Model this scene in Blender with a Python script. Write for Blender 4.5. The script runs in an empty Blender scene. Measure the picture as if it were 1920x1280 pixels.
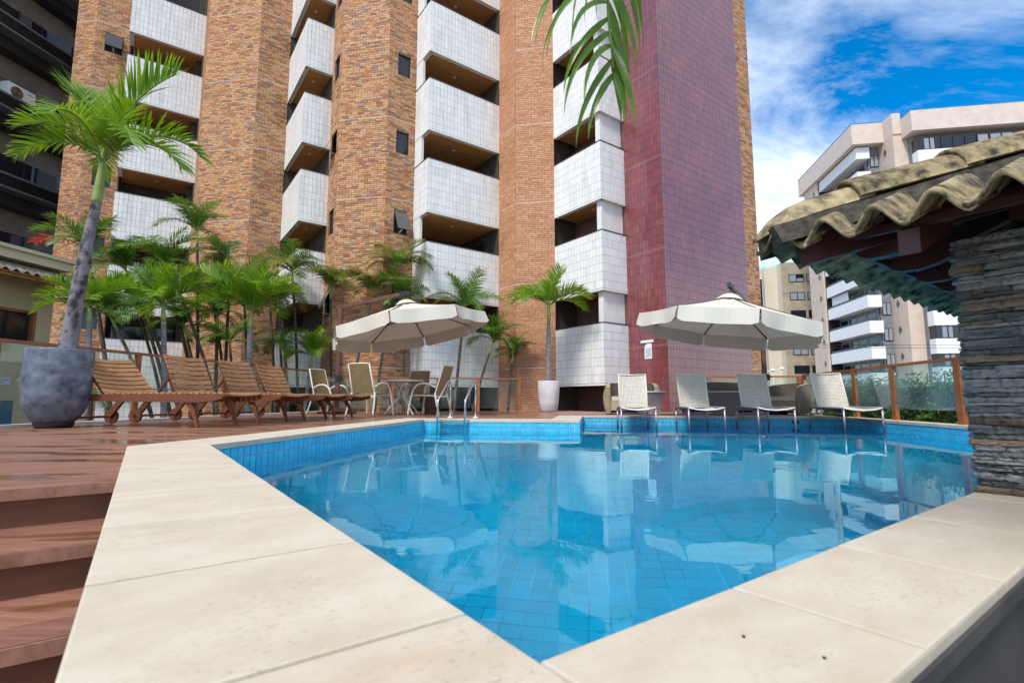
import bpy, bmesh, math, random
from mathutils import Vector, Matrix
R = math.radians
random.seed(11)
scene = bpy.context.scene
col = scene.collection

# ------------------------------------------------------------------ camera, sky, sun, exposure
CAMZ = 0.38
cd = bpy.data.cameras.new('camera')
cd.sensor_width = 36.0
cd.lens = 36.0 * 950 / 1920
cd.clip_start = 0.05
cd.clip_end = 3000
cd.dof.use_dof = True
cd.dof.focus_distance = 9.0
cd.dof.aperture_fstop = 4.5
cam = bpy.data.objects.new('camera', cd)
col.objects.link(cam)
cam.location = (0, 0, CAMZ)
cam.rotation_euler = (R(90) + math.atan(108 / 950), 0, 0)
scene.camera = cam

SUN_AZ, SUN_EL = -150.0, 52.0           # degrees clockwise from the view direction (+Y)
world = bpy.data.worlds.new('World')
scene.world = world
world.use_nodes = True
wn = world.node_tree
for n in list(wn.nodes):
    wn.nodes.remove(n)


def WN(t, **k):
    n = wn.nodes.new(t)
    for a, b in k.items():
        setattr(n, a, b)
    return n


sky = WN('ShaderNodeTexSky', sky_type='NISHITA', sun_disc=False)
sky.sun_elevation = R(SUN_EL)
sky.sun_rotation = R(SUN_AZ)
sky.air_density = 1.0
sky.dust_density = 0.4
sky.ozone_density = 2.5
hs = WN('ShaderNodeHueSaturation')
hs.inputs['Saturation'].default_value = 1.5
hs.inputs['Value'].default_value = 0.62
wn.links.new(sky.outputs[0], hs.inputs['Color'])
tc = WN('ShaderNodeTexCoord')
sx = WN('ShaderNodeSeparateXYZ')
wn.links.new(tc.outputs['Generated'], sx.inputs[0])
zz = WN('ShaderNodeMath', operation='MAXIMUM')
wn.links.new(sx.outputs['Z'], zz.inputs[0])
zz.inputs[1].default_value = 0.0
za = WN('ShaderNodeMath', operation='ADD')
wn.links.new(zz.outputs[0], za.inputs[0])
za.inputs[1].default_value = 0.22
dx = WN('ShaderNodeMath', operation='DIVIDE')
dy = WN('ShaderNodeMath', operation='DIVIDE')
wn.links.new(sx.outputs['X'], dx.inputs[0]); wn.links.new(za.outputs[0], dx.inputs[1])
wn.links.new(sx.outputs['Y'], dy.inputs[0]); wn.links.new(za.outputs[0], dy.inputs[1])
cx = WN('ShaderNodeCombineXYZ')
wn.links.new(dx.outputs[0], cx.inputs[0]); wn.links.new(dy.outputs[0], cx.inputs[1])
mp = WN('ShaderNodeMapping')
mp.inputs['Location'].default_value = (3.9, 0.6, 0.0)
mp.inputs['Rotation'].default_value = (0, 0, R(-35))
mp.inputs['Scale'].default_value = (0.62, 1.15, 1)
wn.links.new(cx.outputs[0], mp.inputs[0])
n1 = WN('ShaderNodeTexNoise')
n1.inputs['Scale'].default_value = 1.35
n1.inputs['Detail'].default_value = 9
n1.inputs['Roughness'].default_value = 0.66
n1.inputs['Distortion'].default_value = 0.55
wn.links.new(mp.outputs[0], n1.inputs['Vector'])
cr = WN('ShaderNodeValToRGB')
cr.color_ramp.elements[0].position = 0.37
cr.color_ramp.elements[0].color = (0, 0, 0, 1)
cr.color_ramp.elements[1].position = 0.70
cr.color_ramp.elements[1].color = (1, 1, 1, 1)
wn.links.new(n1.outputs['Fac'], cr.inputs[0])
mx = WN('ShaderNodeMix', data_type='RGBA')
n2c = WN('ShaderNodeTexNoise')
n2c.inputs['Scale'].default_value = 2.1
n2c.inputs['Detail'].default_value = 7
wn.links.new(mp.outputs[0], n2c.inputs['Vector'])
cc = WN('ShaderNodeMix', data_type='RGBA')
cc.inputs[6].default_value = (2.9, 3.3, 3.8, 1)
cc.inputs[7].default_value = (5.4, 5.5, 5.6, 1)
cm_ = WN('ShaderNodeMapRange')
cm_.inputs[1].default_value = 0.35; cm_.inputs[2].default_value = 0.65
wn.links.new(n2c.outputs['Fac'], cm_.inputs[0])
wn.links.new(cm_.outputs[0], cc.inputs[0])
wn.links.new(cc.outputs[2], mx.inputs[7])
wn.links.new(cr.outputs[0], mx.inputs[0])
wn.links.new(hs.outputs[0], mx.inputs[6])
bg = WN('ShaderNodeBackground')
bg.inputs['Strength'].default_value = 0.128
wn.links.new(mx.outputs[2], bg.inputs[0])
wo = WN('ShaderNodeOutputWorld')
wn.links.new(bg.outputs[0], wo.inputs[0])

sl = bpy.data.lights.new('sun', 'SUN')
sl.energy = 1.35
sl.angle = R(11)
sl.color = (1.0, 0.95, 0.88)
sun = bpy.data.objects.new('sun', sl)
col.objects.link(sun)
sd = Vector((math.sin(R(SUN_AZ)) * math.cos(R(SUN_EL)), math.cos(R(SUN_AZ)) * math.cos(R(SUN_EL)), math.sin(R(SUN_EL))))
sun.rotation_euler = sd.to_track_quat('Z', 'Y').to_euler()
sun.location = (0, 0, 60)

scene.view_settings.view_transform = 'Standard'
scene.view_settings.look = 'None'
scene.view_settings.gamma = 1
scene.view_settings.use_curve_mapping = False
scene.view_settings.exposure = 1.42
scene.render.engine = 'CYCLES'
scene.cycles.use_denoising = True
scene.cycles.max_bounces = 9
scene.cycles.transparent_max_bounces = 24
scene.cycles.caustics_reflective = False
scene.cycles.caustics_refractive = True
scene.cycles.blur_glossy = 1.0
scene.cycles.sample_clamp_indirect = 6

# ------------------------------------------------------------------ helpers
A0 = R(-36)
AV = Vector((math.sin(A0), math.cos(A0), 0))      # pool axis s
BV = Vector((math.cos(A0), -math.sin(A0), 0))     # pool axis t
ORG = {}


def TS(t, s, z=0.0):
    p = AV * s + BV * t
    return Vector((p.x, p.y, z))


def toTS(x, y):
    return (x * BV.x + y * BV.y, x * AV.x + y * AV.y)


class MB:
    def __init__(self):
        self.v = []; self.f = []; self.t = []

    def add(self, vs, fs, tint=0.5):
        b = len(self.v)
        self.v += [tuple(p) for p in vs]
        self.f += [tuple(b + i for i in q) for q in fs]
        self.t += [tint] * len(fs)

    def obox(self, o, ex, ey, ez, tint=0.5, back=True):
        o, ex, ey, ez = Vector(o), Vector(ex), Vector(ey), Vector(ez)
        vs = [o, o + ex, o + ex + ey, o + ey, o + ez, o + ex + ez, o + ex + ey + ez, o + ey + ez]
        fs = [(3, 2, 1, 0), (4, 5, 6, 7), (0, 1, 5, 4), (1, 2, 6, 5), (2, 3, 7, 6), (3, 0, 4, 7)]
        if ex.cross(ey).dot(ez) < 0:
            fs = [tuple(reversed(q)) for q in fs]
        self.add(vs, fs, tint)

    def box(self, x0, x1, y0, y1, z0, z1, tint=0.5):
        self.obox((x0, y0, z0), (x1 - x0, 0, 0), (0, y1 - y0, 0), (0, 0, z1 - z0), tint)

    def bar(self, p, q, w, h, tint=0.5, up=(0, 0, 1)):
        p, q = Vector(p), Vector(q)
        d = (q - p).normalized()
        s = d.cross(Vector(up))
        if s.length < 1e-4:
            s = d.cross(Vector((1, 0, 0)))
        s.normalize()
        u = s.cross(d)
        self.obox(p - s * w / 2 - u * h / 2, q - p, s * w, u * h, tint)

    def quad(self, a, b, c, d, tint=0.5):
        self.add([a, b, c, d], [(0, 1, 2, 3)], tint)

    def poly(self, pts, tint=0.5):
        self.add(pts, [tuple(range(len(pts)))], tint)

    def prism(self, pts, z0, z1, tint=0.5):
        n = len(pts)
        ar = sum(pts[i][0] * pts[(i + 1) % n][1] - pts[(i + 1) % n][0] * pts[i][1] for i in range(n))
        if ar < 0:
            pts = list(reversed(pts))
        vs = [(p[0], p[1], z0) for p in pts] + [(p[0], p[1], z1) for p in pts]
        fs = [tuple(reversed(range(n))), tuple(range(n, 2 * n))]
        fs += [(i, (i + 1) % n, n + (i + 1) % n, n + i) for i in range(n)]
        self.add(vs, fs, tint)

    def tube(self, pts, rad, n=8, cap=True, tint=0.5):
        pts = [Vector(p) for p in pts]
        if not isinstance(rad, (list, tuple)):
            rad = [rad] * len(pts)
        rings = []
        prev = None
        for i, p in enumerate(pts):
            if i == 0: d = pts[1] - p
            elif i == len(pts) - 1: d = p - pts[i - 1]
            else: d = (pts[i + 1] - p).normalized() + (p - pts[i - 1]).normalized()
            d.normalize()
            if prev is None:
                a = d.cross(Vector((0, 0, 1)))
                if a.length < 1e-3: a = d.cross(Vector((1, 0, 0)))
            else:
                a = prev - d * prev.dot(d)
            a.normalize(); prev = a
            b = d.cross(a)
            rings.append([p + (a * math.cos(2 * math.pi * k / n) + b * math.sin(2 * math.pi * k / n)) * rad[i] for k in range(n)])
        vs = [q for r in rings for q in r]
        fs = []
        for i in range(len(rings) - 1):
            for k in range(n):
                k2 = (k + 1) % n
                fs.append((i * n + k, (i + 1) * n + k, (i + 1) * n + k2, i * n + k2)[::-1])
        if cap:
            fs.append(tuple(range(n))[::-1]); fs.append(tuple((len(rings) - 1) * n + k for k in range(n)))
        self.add(vs, fs, tint)

    def lathe(self, prof, n=32, c=(0, 0), tint=0.5):
        vs = []
        for r, z in prof:
            for k in range(n):
                a = 2 * math.pi * k / n
                vs.append((c[0] + r * math.cos(a), c[1] + r * math.sin(a), z))
        fs = []
        for i in range(len(prof) - 1):
            for k in range(n):
                k2 = (k + 1) % n
                fs.append((i * n + k, i * n + k2, (i + 1) * n + k2, (i + 1) * n + k))
        self.add(vs, fs, tint)

    def mesh(self, name, mats, smooth=False, off=(0, 0, 0)):
        me = bpy.data.meshes.new(name)
        me.from_pydata([(p[0] - off[0], p[1] - off[1], p[2] - off[2]) for p in self.v], [], self.f)
        a = me.attributes.new('tint', 'FLOAT', 'FACE')
        a.data.foreach_set('value', self.t)
        for m in (mats if isinstance(mats, (list, tuple)) else [mats]):
            me.materials.append(m)
        if smooth:
            me.polygons.foreach_set('use_smooth', [True] * len(me.polygons))
        me.update()
        return me


def tag(o, label=None, cat=None, group=None, kind=None):
    if label: o['label'] = label
    if cat: o['category'] = cat
    if group: o['group'] = group
    if kind: o['kind'] = kind
    return o


def thing(name, label, cat, loc=(0, 0, 0), rz=0.0, group=None, org=(0, 0, 0)):
    o = bpy.data.objects.new(name, None)
    o.empty_display_size = 0.2
    col.objects.link(o)
    o.location = loc
    o.rotation_euler = (0, 0, rz)
    ORG[o] = org
    return tag(o, label, cat, group)


def thing_ts(name, label, cat, t, s, z, group=None):
    return thing(name, label, cat, TS(t, s, z), R(36), group, (t, s, z))


def part(name, mb, mats, parent=None, smooth=False, kind=None, label=None):
    off = ORG.get(parent, (0, 0, 0)) if parent is not None else (0, 0, 0)
    o = bpy.data.objects.new(name, mb.mesh(name, mats, smooth, off))
    col.objects.link(o)
    if parent is not None:
        o.parent = parent
    ORG[o] = off
    if kind: o['kind'] = kind
    if label: o['label'] = label
    return o


def inst(name, me, parent, loc, rot=(0, 0, 0), scale=(1, 1, 1)):
    o = bpy.data.objects.new(name, me)
    col.objects.link(o)
    if parent is not None:
        off = ORG.get(parent, (0, 0, 0))
        o.parent = parent
        o.location = (loc[0] - off[0], loc[1] - off[1], loc[2] - off[2])
    else:
        o.location = loc
    o.rotation_euler = rot
    o.scale = scale
    ORG[o] = (0, 0, 0)
    return o


def struct(name, mb, mats, frame=None, smooth=False, kind='structure'):
    """setting piece; frame 'ts' means the vertices are (t, s, z) in the pool frame"""
    o = bpy.data.objects.new(name, mb.mesh(name, mats, smooth))
    col.objects.link(o)
    if frame == 'ts':
        o.rotation_euler = (0, 0, R(36))
    o['kind'] = kind
    ORG[o] = (0, 0, 0)
    return o


def copy_tree(o, parent=None, off=None):
    c = o.copy()
    col.objects.link(c)
    if parent is not None:
        c.parent = parent
    ORG[c] = ORG.get(o, (0, 0, 0))
    for ch in o.children:
        copy_tree(ch, c)
    return c


# ------------------------------------------------------------------ materials
def base_mat(name):
    m = bpy.data.materials.new(name)
    m.use_nodes = True
    nt = m.node_tree
    return m, nt, nt.nodes['Principled BSDF'], nt.nodes['Material Output']


def surf(name, c1, c2=None, scale=8.0, lo=0.35, hi=0.65, detail=5.0, rough=0.6, stretch=(1, 1, 1), tint=0.0,
         rand=0.0, bump=0.0, bscale=60.0, metal=0.0, spec=0.5, coat=0.0, ramp=None, rough2=None, sheen=0.0):
    m, nt, b, out = base_mat(name)
    L = nt.links.new
    tcn = nt.nodes.new('ShaderNodeTexCoord')
    mpn = nt.nodes.new('ShaderNodeMapping')
    mpn.inputs['Scale'].default_value = stretch
    L(tcn.outputs['Object'], mpn.inputs[0])
    vec = mpn.outputs[0]
    oi = nt.nodes.new('ShaderNodeObjectInfo')
    va = nt.nodes.new('ShaderNodeVectorMath'); va.operation = 'ADD'
    sc = nt.nodes.new('ShaderNodeVectorMath'); sc.operation = 'SCALE'
    sc.inputs[0].default_value = (37.0, 91.0, 53.0)
    L(oi.outputs['Random'], sc.inputs['Scale'])
    L(vec, va.inputs[0]); L(sc.outputs[0], va.inputs[1])
    vec = va.outputs[0]
    no = nt.nodes.new('ShaderNodeTexNoise')
    no.inputs['Scale'].default_value = scale
    no.inputs['Detail'].default_value = detail
    no.inputs['Roughness'].default_value = 0.6
    L(vec, no.inputs['Vector'])
    mr = nt.nodes.new('ShaderNodeMapRange')
    mr.inputs[1].default_value = lo; mr.inputs[2].default_value = hi
    L(no.outputs['Fac'], mr.inputs[0])
    mix = nt.nodes.new('ShaderNodeMix'); mix.data_type = 'RGBA'
    L(mr.outputs[0], mix.inputs[0])
    mix.inputs[6].default_value = (*c1, 1)
    mix.inputs[7].default_value = (*(c2 or c1), 1)
    at = nt.nodes.new('ShaderNodeAttribute'); at.attribute_name = 'tint'
    colr = mix.outputs[2]
    if ramp:
        rp = nt.nodes.new('ShaderNodeValToRGB')
        el = rp.color_ramp.elements
        while len(el) > 1: el.remove(el[-1])
        el[0].position = ramp[0][0]; el[0].color = (*ramp[0][1], 1)
        for pos, c in ramp[1:]:
            e = el.new(pos); e.color = (*c, 1)
        L(at.outputs['Fac'], rp.inputs[0])
        mm = nt.nodes.new('ShaderNodeMix'); mm.data_type = 'RGBA'; mm.blend_type = 'MULTIPLY'
        mm.inputs[0].default_value = 1.0
        L(rp.outputs[0], mm.inputs[6]); L(colr, mm.inputs[7])
        colr = mm.outputs[2]
    for amt, sock in ((tint, at.outputs['Fac']), (rand, oi.outputs['Random'])):
        if amt:
            ma = nt.nodes.new('ShaderNodeMapRange')
            ma.inputs[3].default_value = 1 - amt; ma.inputs[4].default_value = 1 + amt
            L(sock, ma.inputs[0])
            vm = nt.nodes.new('ShaderNodeVectorMath'); vm.operation = 'SCALE'
            L(colr, vm.inputs[0]); L(ma.outputs[0], vm.inputs['Scale'])
            colr = vm.outputs[0]
    L(colr, b.inputs['Base Color'])
    b.inputs['Roughness'].default_value = rough
    if rough2 is not None:
        rr = nt.nodes.new('ShaderNodeMapRange')
        rr.inputs[3].default_value = rough; rr.inputs[4].default_value = rough2
        L(mr.outputs[0], rr.inputs[0]); L(rr.outputs[0], b.inputs['Roughness'])
    b.inputs['Metallic'].default_value = metal
    b.inputs['Specular IOR Level'].default_value = spec
    b.inputs['Coat Weight'].default_value = coat
    b.inputs['Coat Roughness'].default_value = 0.15
    b.inputs['Coat IOR'].default_value = 1.65
    if bump:
        n2 = nt.nodes.new('ShaderNodeTexNoise')
        n2.inputs['Scale'].default_value = bscale
        n2.inputs['Detail'].default_value = 4
        L(vec, n2.inputs['Vector'])
        bp = nt.nodes.new('ShaderNodeBump')
        bp.inputs['Strength'].default_value = bump
        bp.inputs['Distance'].default_value = 0.01
        L(n2.outputs['Fac'], bp.inputs['Height'])
        L(bp.outputs[0], b.inputs['Normal'])
    return m


def leaf_mat(name, c1, c2, ctip=None, rough=0.42, trans=0.35):
    m, nt, b, out = base_mat(name)
    L = nt.links.new
    at = nt.nodes.new('ShaderNodeAttribute'); at.attribute_name = 'tint'
    oi = nt.nodes.new('ShaderNodeObjectInfo')
    ad = nt.nodes.new('ShaderNodeMath'); ad.operation = 'MULTIPLY_ADD'
    L(oi.outputs['Random'], ad.inputs[0]); ad.inputs[1].default_value = 0.35
    L(at.outputs['Fac'], ad.inputs[2])
    sb = nt.nodes.new('ShaderNodeMath'); sb.operation = 'SUBTRACT'
    L(ad.outputs[0], sb.inputs[0]); sb.inputs[1].default_value = 0.17
    rp = nt.nodes.new('ShaderNodeValToRGB')
    el = rp.color_ramp.elements
    el[0].position = 0.1; el[0].color = (*c1, 1)
    el[1].position = 0.85; el[1].color = (*c2, 1)
    if ctip:
        e = el.new(1.0); e.color = (*ctip, 1)
    L(sb.outputs[0], rp.inputs[0])
    L(rp.outputs[0], b.inputs['Base Color'])
    b.inputs['Roughness'].default_value = rough
    b.inputs['Specular IOR Level'].default_value = 0.5
    tr = nt.nodes.new('ShaderNodeBsdfTranslucent')
    hv = nt.nodes.new('ShaderNodeHueSaturation')
    hv.inputs['Hue'].default_value = 0.48
    hv.inputs['Value'].default_value = 1.6
    L(rp.outputs[0], hv.inputs['Color']); L(hv.outputs[0], tr.inputs[0])
    ms = nt.nodes.new('ShaderNodeMixShader'); ms.inputs[0].default_value = trans
    L(b.outputs[0], ms.inputs[1]); L(tr.outputs[0], ms.inputs[2])
    L(ms.outputs[0], out.inputs[0])
    return m


def clear_mat(name, tintc, ior=1.45, rough=0.0, film=0.0, bumpn=None, filmc=(0.8, 0.85, 0.85)):
    """clear sheet: Fresnel reflection over a tinted see-through, with an optional whitish film"""
    m, nt, b, out = base_mat(name)
    L = nt.links.new
    nt.nodes.remove(b)
    fr = nt.nodes.new('ShaderNodeFresnel'); fr.inputs['IOR'].default_value = ior
    gm = nt.nodes.new('ShaderNodeNewGeometry'); mi = nt.nodes.new('ShaderNodeMapRange')
    mi.inputs[3].default_value = ior; mi.inputs[4].default_value = 1 / ior
    L(gm.outputs['Backfacing'], mi.inputs[0]); L(mi.outputs[0], fr.inputs['IOR'])
    gl = nt.nodes.new('ShaderNodeBsdfGlossy'); gl.inputs['Roughness'].default_value = rough
    tp = nt.nodes.new('ShaderNodeBsdfTransparent'); tp.inputs[0].default_value = (*tintc, 1)
    base = tp.outputs[0]
    if film:
        df = nt.nodes.new('ShaderNodeBsdfDiffuse'); df.inputs[0].default_value = (*filmc, 1)
        m0 = nt.nodes.new('ShaderNodeMixShader')
        tcn = nt.nodes.new('ShaderNodeTexCoord')
        no = nt.nodes.new('ShaderNodeTexNoise'); no.inputs['Scale'].default_value = 1.6
        L(tcn.outputs['Object'], no.inputs['Vector'])
        mr = nt.nodes.new('ShaderNodeMapRange')
        mr.inputs[1].default_value = 0.3; mr.inputs[2].default_value = 0.7
        mr.inputs[3].default_value = film * 0.4; mr.inputs[4].default_value = film * 1.4
        L(no.outputs['Fac'], mr.inputs[0]); L(mr.outputs[0], m0.inputs[0])
        L(tp.outputs[0], m0.inputs[1]); L(df.outputs[0], m0.inputs[2])
        base = m0.outputs[0]
    ms = nt.nodes.new('ShaderNodeMixShader')
    L(fr.outputs[0], ms.inputs[0]); L(base, ms.inputs[1]); L(gl.outputs[0], ms.inputs[2])
    L(ms.outputs[0], out.inputs[0])
    if bumpn:
        tcn = nt.nodes.new('ShaderNodeTexCoord')
        hs_ = []
        for scl, amt in bumpn:
            mpn = nt.nodes.new('ShaderNodeMapping'); mpn.inputs['Scale'].default_value = (1.0, 1.0, 1)
            L(tcn.outputs['Object'], mpn.inputs[0])
            no = nt.nodes.new('ShaderNodeTexNoise'); no.inputs['Scale'].default_value = scl
            no.inputs['Detail'].default_value = 2.5
            L(mpn.outputs[0], no.inputs['Vector'])
            mu = nt.nodes.new('ShaderNodeMath'); mu.operation = 'MULTIPLY'; mu.inputs[1].default_value = amt
            L(no.outputs['Fac'], mu.inputs[0]); hs_.append(mu.outputs[0])
        s = hs_[0]
        for h in hs_[1:]:
            a = nt.nodes.new('ShaderNodeMath'); L(s, a.inputs[0]); L(h, a.inputs[1]); s = a.outputs[0]
        bp = nt.nodes.new('ShaderNodeBump'); bp.inputs['Strength'].default_value = 1.0
        bp.inputs['Distance'].default_value = 1.0
        L(s, bp.inputs['Height'])
        L(bp.outputs[0], gl.inputs['Normal']); L(bp.outputs[0], fr.inputs['Normal'])
    return m


def emis(name, c, s):
    m, nt, b, out = base_mat(name)
    b.inputs['Base Color'].default_value = (*c, 1)
    b.inputs['Emission Color'].default_value = (*c, 1)
    b.inputs['Emission Strength'].default_value = s
    return m


BR = [(0.0, (0.26, 0.125, 0.075)), (0.13, (0.46, 0.20, 0.085)), (0.30, (0.58, 0.30, 0.12)), (0.50, (0.63, 0.375, 0.195)), (0.72, (0.57, 0.31, 0.155)),
      (0.84, (0.48, 0.18, 0.075)), (0.92, (0.29, 0.19, 0.15)), (1.0, (0.42, 0.30, 0.21))]
BR2 = [(0.0, (0.48, 0.21, 0.10)), (0.3, (0.58, 0.285, 0.15)), (0.6, (0.64, 0.345, 0.19)), (0.85, (0.54, 0.245, 0.115)),
       (1.0, (0.50, 0.27, 0.16))]
M_brick = surf('brick_mixed', (0.8, 0.8, 0.8), (1.05, 1.02, 1.0), scale=14, rough=0.75, ramp=BR, bump=0.25, bscale=90)
M_brick2 = surf('brick_orange', (0.85, 0.85, 0.85), (1.05, 1.02, 1.0), scale=14, rough=0.75, ramp=BR2, bump=0.25, bscale=90)
M_mortar = surf('mortar', (0.17, 0.115, 0.075), (0.25, 0.18, 0.125), scale=6, rough=0.9)
M_joint = surf('pale_joint', (0.55, 0.5, 0.45), rough=0.9)
M_wtile = surf('white_tile', (0.70, 0.69, 0.66), (0.83, 0.825, 0.80), scale=1.6, stretch=(2.5, 2.5, 0.35), lo=0.25, hi=0.55, rough=0.32, tint=0.05, spec=0.45)
M_wgrout = surf('tile_grout', (0.34, 0.36, 0.36), (0.05, 0.07, 0.085), scale=2.2, stretch=(4, 4, 0.9), lo=0.46, hi=0.58, rough=0.9)
M_plaster = surf('white_plaster', (0.70, 0.69, 0.65), (0.78, 0.77, 0.73), scale=3, rough=0.85)
M_rtile = surf('red_tile', (0.185, 0.038, 0.04), (0.25, 0.056, 0.058), scale=0.8, rough=0.3, tint=0.16, spec=1.0, coat=0.45)
M_rgrout = surf('red_grout', (0.12, 0.06, 0.05), (0.2, 0.1, 0.08), scale=9, rough=0.9)
M_soffit = surf('soffit_wood', (0.52, 0.23, 0.07), (0.70, 0.36, 0.12), scale=3, stretch=(0.7, 9, 1), rough=0.5, rand=0.1)
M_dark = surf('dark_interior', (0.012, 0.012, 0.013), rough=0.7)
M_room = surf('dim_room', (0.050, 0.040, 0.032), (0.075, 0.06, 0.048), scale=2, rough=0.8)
M_dglass = surf('dark_glass', (0.012, 0.016, 0.022), rough=0.06, spec=0.6)
M_cap = surf('brown_cap', (0.07, 0.04, 0.035), rough=0.5)
M_black = surf('black_frame', (0.015, 0.015, 0.016), rough=0.4)
M_white = surf('white_paint', (0.78, 0.78, 0.78), rough=0.45)
M_deck = None
M_lwood = surf('lounger_wood', (0.27, 0.11, 0.042), (0.50, 0.27, 0.125), scale=5, stretch=(14, 1.2, 10), rough=0.55, rand=0.18, bump=0.15, bscale=30)
M_lwood2 = surf('lounger_frame_wood', (0.10, 0.029, 0.010), (0.19, 0.062, 0.022), scale=5, stretch=(1.4, 9, 9), rough=0.5, rand=0.12)
M_rail = surf('rail_wood', (0.27, 0.085, 0.028), (0.38, 0.135, 0.045), scale=4, stretch=(1, 1, 1), rough=0.42, rand=0.1)
M_mast = surf('mast_wood', (0.10, 0.03, 0.02), (0.15, 0.05, 0.03), scale=6, rough=0.45)
M_canvas = None
M_steel = surf('steel', (0.62, 0.64, 0.66), rough=0.16, metal=1.0)
M_alu = surf('alu_frame', (0.42, 0.37, 0.40), (0.34, 0.30, 0.34), rough=0.38, metal=0.6)
M_cream = surf('cream_metal', (0.70, 0.64, 0.54), rough=0.45)
M_stone_pot = surf('dark_pot', (0.035, 0.044, 0.062), (0.22, 0.26, 0.34), scale=5.0, stretch=(1.3, 1.3, 1.5), lo=0.30, hi=0.74, detail=12, rough=0.5, rough2=0.35, bump=0.12, bscale=12)
M_pale_pot = surf('pale_pot', (0.56, 0.54, 0.55), (0.68, 0.66, 0.66), scale=5, rough=0.7)
M_gravel = surf('pot_gravel', (0.25, 0.11, 0.07), (0.45, 0.25, 0.17), scale=30, rough=0.9, tint=0.3)
M_soil = surf('soil', (0.03, 0.024, 0.018), (0.07, 0.05, 0.035), scale=4, rough=0.95, bump=0.5, bscale=20)
M_ground = surf('paving', (0.22, 0.2, 0.18), (0.32, 0.3, 0.27), scale=1.5, rough=0.9)
M_beige = surf('beige_wall', (0.52, 0.42, 0.27), (0.58, 0.48, 0.32), scale=3, rough=0.9)
M_rooft = surf('roof_tile', (0.03, 0.024, 0.014), (0.40, 0.31, 0.16), scale=15, lo=0.36, hi=0.60, detail=11, rough=0.75, rand=0.25, bump=0.5, bscale=45)
M_roofg = surf('grey_roof_tile', (0.16, 0.13, 0.10), (0.28, 0.24, 0.18), scale=12, rough=0.85, rand=0.25)
M_rafter = surf('rafter_wood', (0.038, 0.009, 0.008), (0.07, 0.019, 0.017), scale=5, rough=0.45)
M_wicker = None
M_trunk = surf('palm_trunk', (0.11, 0.10, 0.105), (0.34, 0.31, 0.32), scale=5, stretch=(2, 2, 6), lo=0.3, hi=0.7, detail=8, rough=0.85, bump=0.6, bscale=26)
M_trunkd = surf('dark_palm_trunk', (0.035, 0.03, 0.022), (0.13, 0.10, 0.07), scale=4, stretch=(1, 1, 7), rough=0.85)
M_shaft = surf('crown_shaft', (0.19, 0.27, 0.06), (0.30, 0.36, 0.10), scale=4, rough=0.45)
M_shafto = surf('orange_shaft', (0.40, 0.16, 0.03), (0.30, 0.22, 0.06), scale=4, rough=0.5)
M_rachis = surf('rachis', (0.16, 0.25, 0.05), rough=0.5)
M_leafb = leaf_mat('leaf_bright', (0.035, 0.14, 0.006), (0.19, 0.36, 0.014), (0.30, 0.36, 0.03))
M_leafd = leaf_mat('leaf_dark', (0.022, 0.09, 0.010), (0.10, 0.23, 0.016), (0.22, 0.24, 0.03))
M_leafy = leaf_mat('leaf_yellowing', (0.08, 0.14, 0.015), (0.24, 0.25, 0.03), (0.36, 0.26, 0.04))
M_leafr = leaf_mat('leaf_red', (0.30, 0.05, 0.02), (0.45, 0.10, 0.03))
M_leafn = leaf_mat('leaf_near', (0.05, 0.14, 0.006), (0.17, 0.30, 0.012), (0.13, 0.055, 0.02), rough=0.3, trans=0.3)
M_hedge = leaf_mat('hedge_leaf', (0.03, 0.10, 0.015), (0.14, 0.26, 0.03), (0.26, 0.34, 0.05))
M_glassf = clear_mat('fence_glass', (0.90, 0.955, 0.94), film=0.03)
M_glassr = clear_mat('hazy_fence_glass', (0.80, 0.93, 0.93), film=0.13, filmc=(0.55, 0.75, 0.80))
M_canvas = leaf_mat('canvas', (0.64, 0.595, 0.50), (0.64, 0.595, 0.50), None, rough=0.9, trans=0.08)
M_water = None
_m, _nt, _b, _out = base_mat('pool_water')
_nt.nodes.remove(_b)
_L = _nt.links.new
_tc = _nt.nodes.new('ShaderNodeTexCoord')
_sum = None
for _scl, _amt in ((1.5, 0.0022), (6.0, 0.00035), (17.0, 0.00010)):
    _no = _nt.nodes.new('ShaderNodeTexNoise'); _no.inputs['Scale'].default_value = _scl; _no.inputs['Detail'].default_value = 2.0
    _L(_tc.outputs['Object'], _no.inputs['Vector'])
    _mu = _nt.nodes.new('ShaderNodeMath'); _mu.operation = 'MULTIPLY'; _mu.inputs[1].default_value = _amt
    _L(_no.outputs['Fac'], _mu.inputs[0])
    if _sum is None: _sum = _mu.outputs[0]
    else:
        _ad = _nt.nodes.new('ShaderNodeMath'); _L(_sum, _ad.inputs[0]); _L(_mu.outputs[0], _ad.inputs[1]); _sum = _ad.outputs[0]
_bp = _nt.nodes.new('ShaderNodeBump'); _bp.inputs['Distance'].default_value = 1.0
_L(_sum, _bp.inputs['Height'])
_gl = _nt.nodes.new('ShaderNodeBsdfGlass'); _gl.inputs['IOR'].default_value = 1.333; _gl.inputs['Roughness'].default_value = 0.0
_gl.inputs['Color'].default_value = (0.72, 0.985, 1.0, 1)
_L(_bp.outputs[0], _gl.inputs['Normal']); _L(_gl.outputs[0], _out.inputs[0])
M_water = _m

# ------------------------------------------------------------------ ground, pool, deck (the setting)
S2 = math.sqrt(0.5)
CD_C = Vector((S2, S2, 0)); CD_D = Vector((S2, -S2, 0))      # in (t, s)
GZ = -1.1
WZ = -0.21
P0 = Vector((0.48, 0.60, 0)); P1 = Vector((0.48, 5.0, 0))
P2 = P1 + CD_C * 5.5
P3 = P2 + CD_D * 2.95
P4 = P3 + CD_C * 2.7
P5 = P4 + CD_D * 5.55
P6 = P5 - CD_C * ((P5.y - 0.6) / S2)
POOL = [P0, P1, P2, P3, P4, P5, P6]


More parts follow.
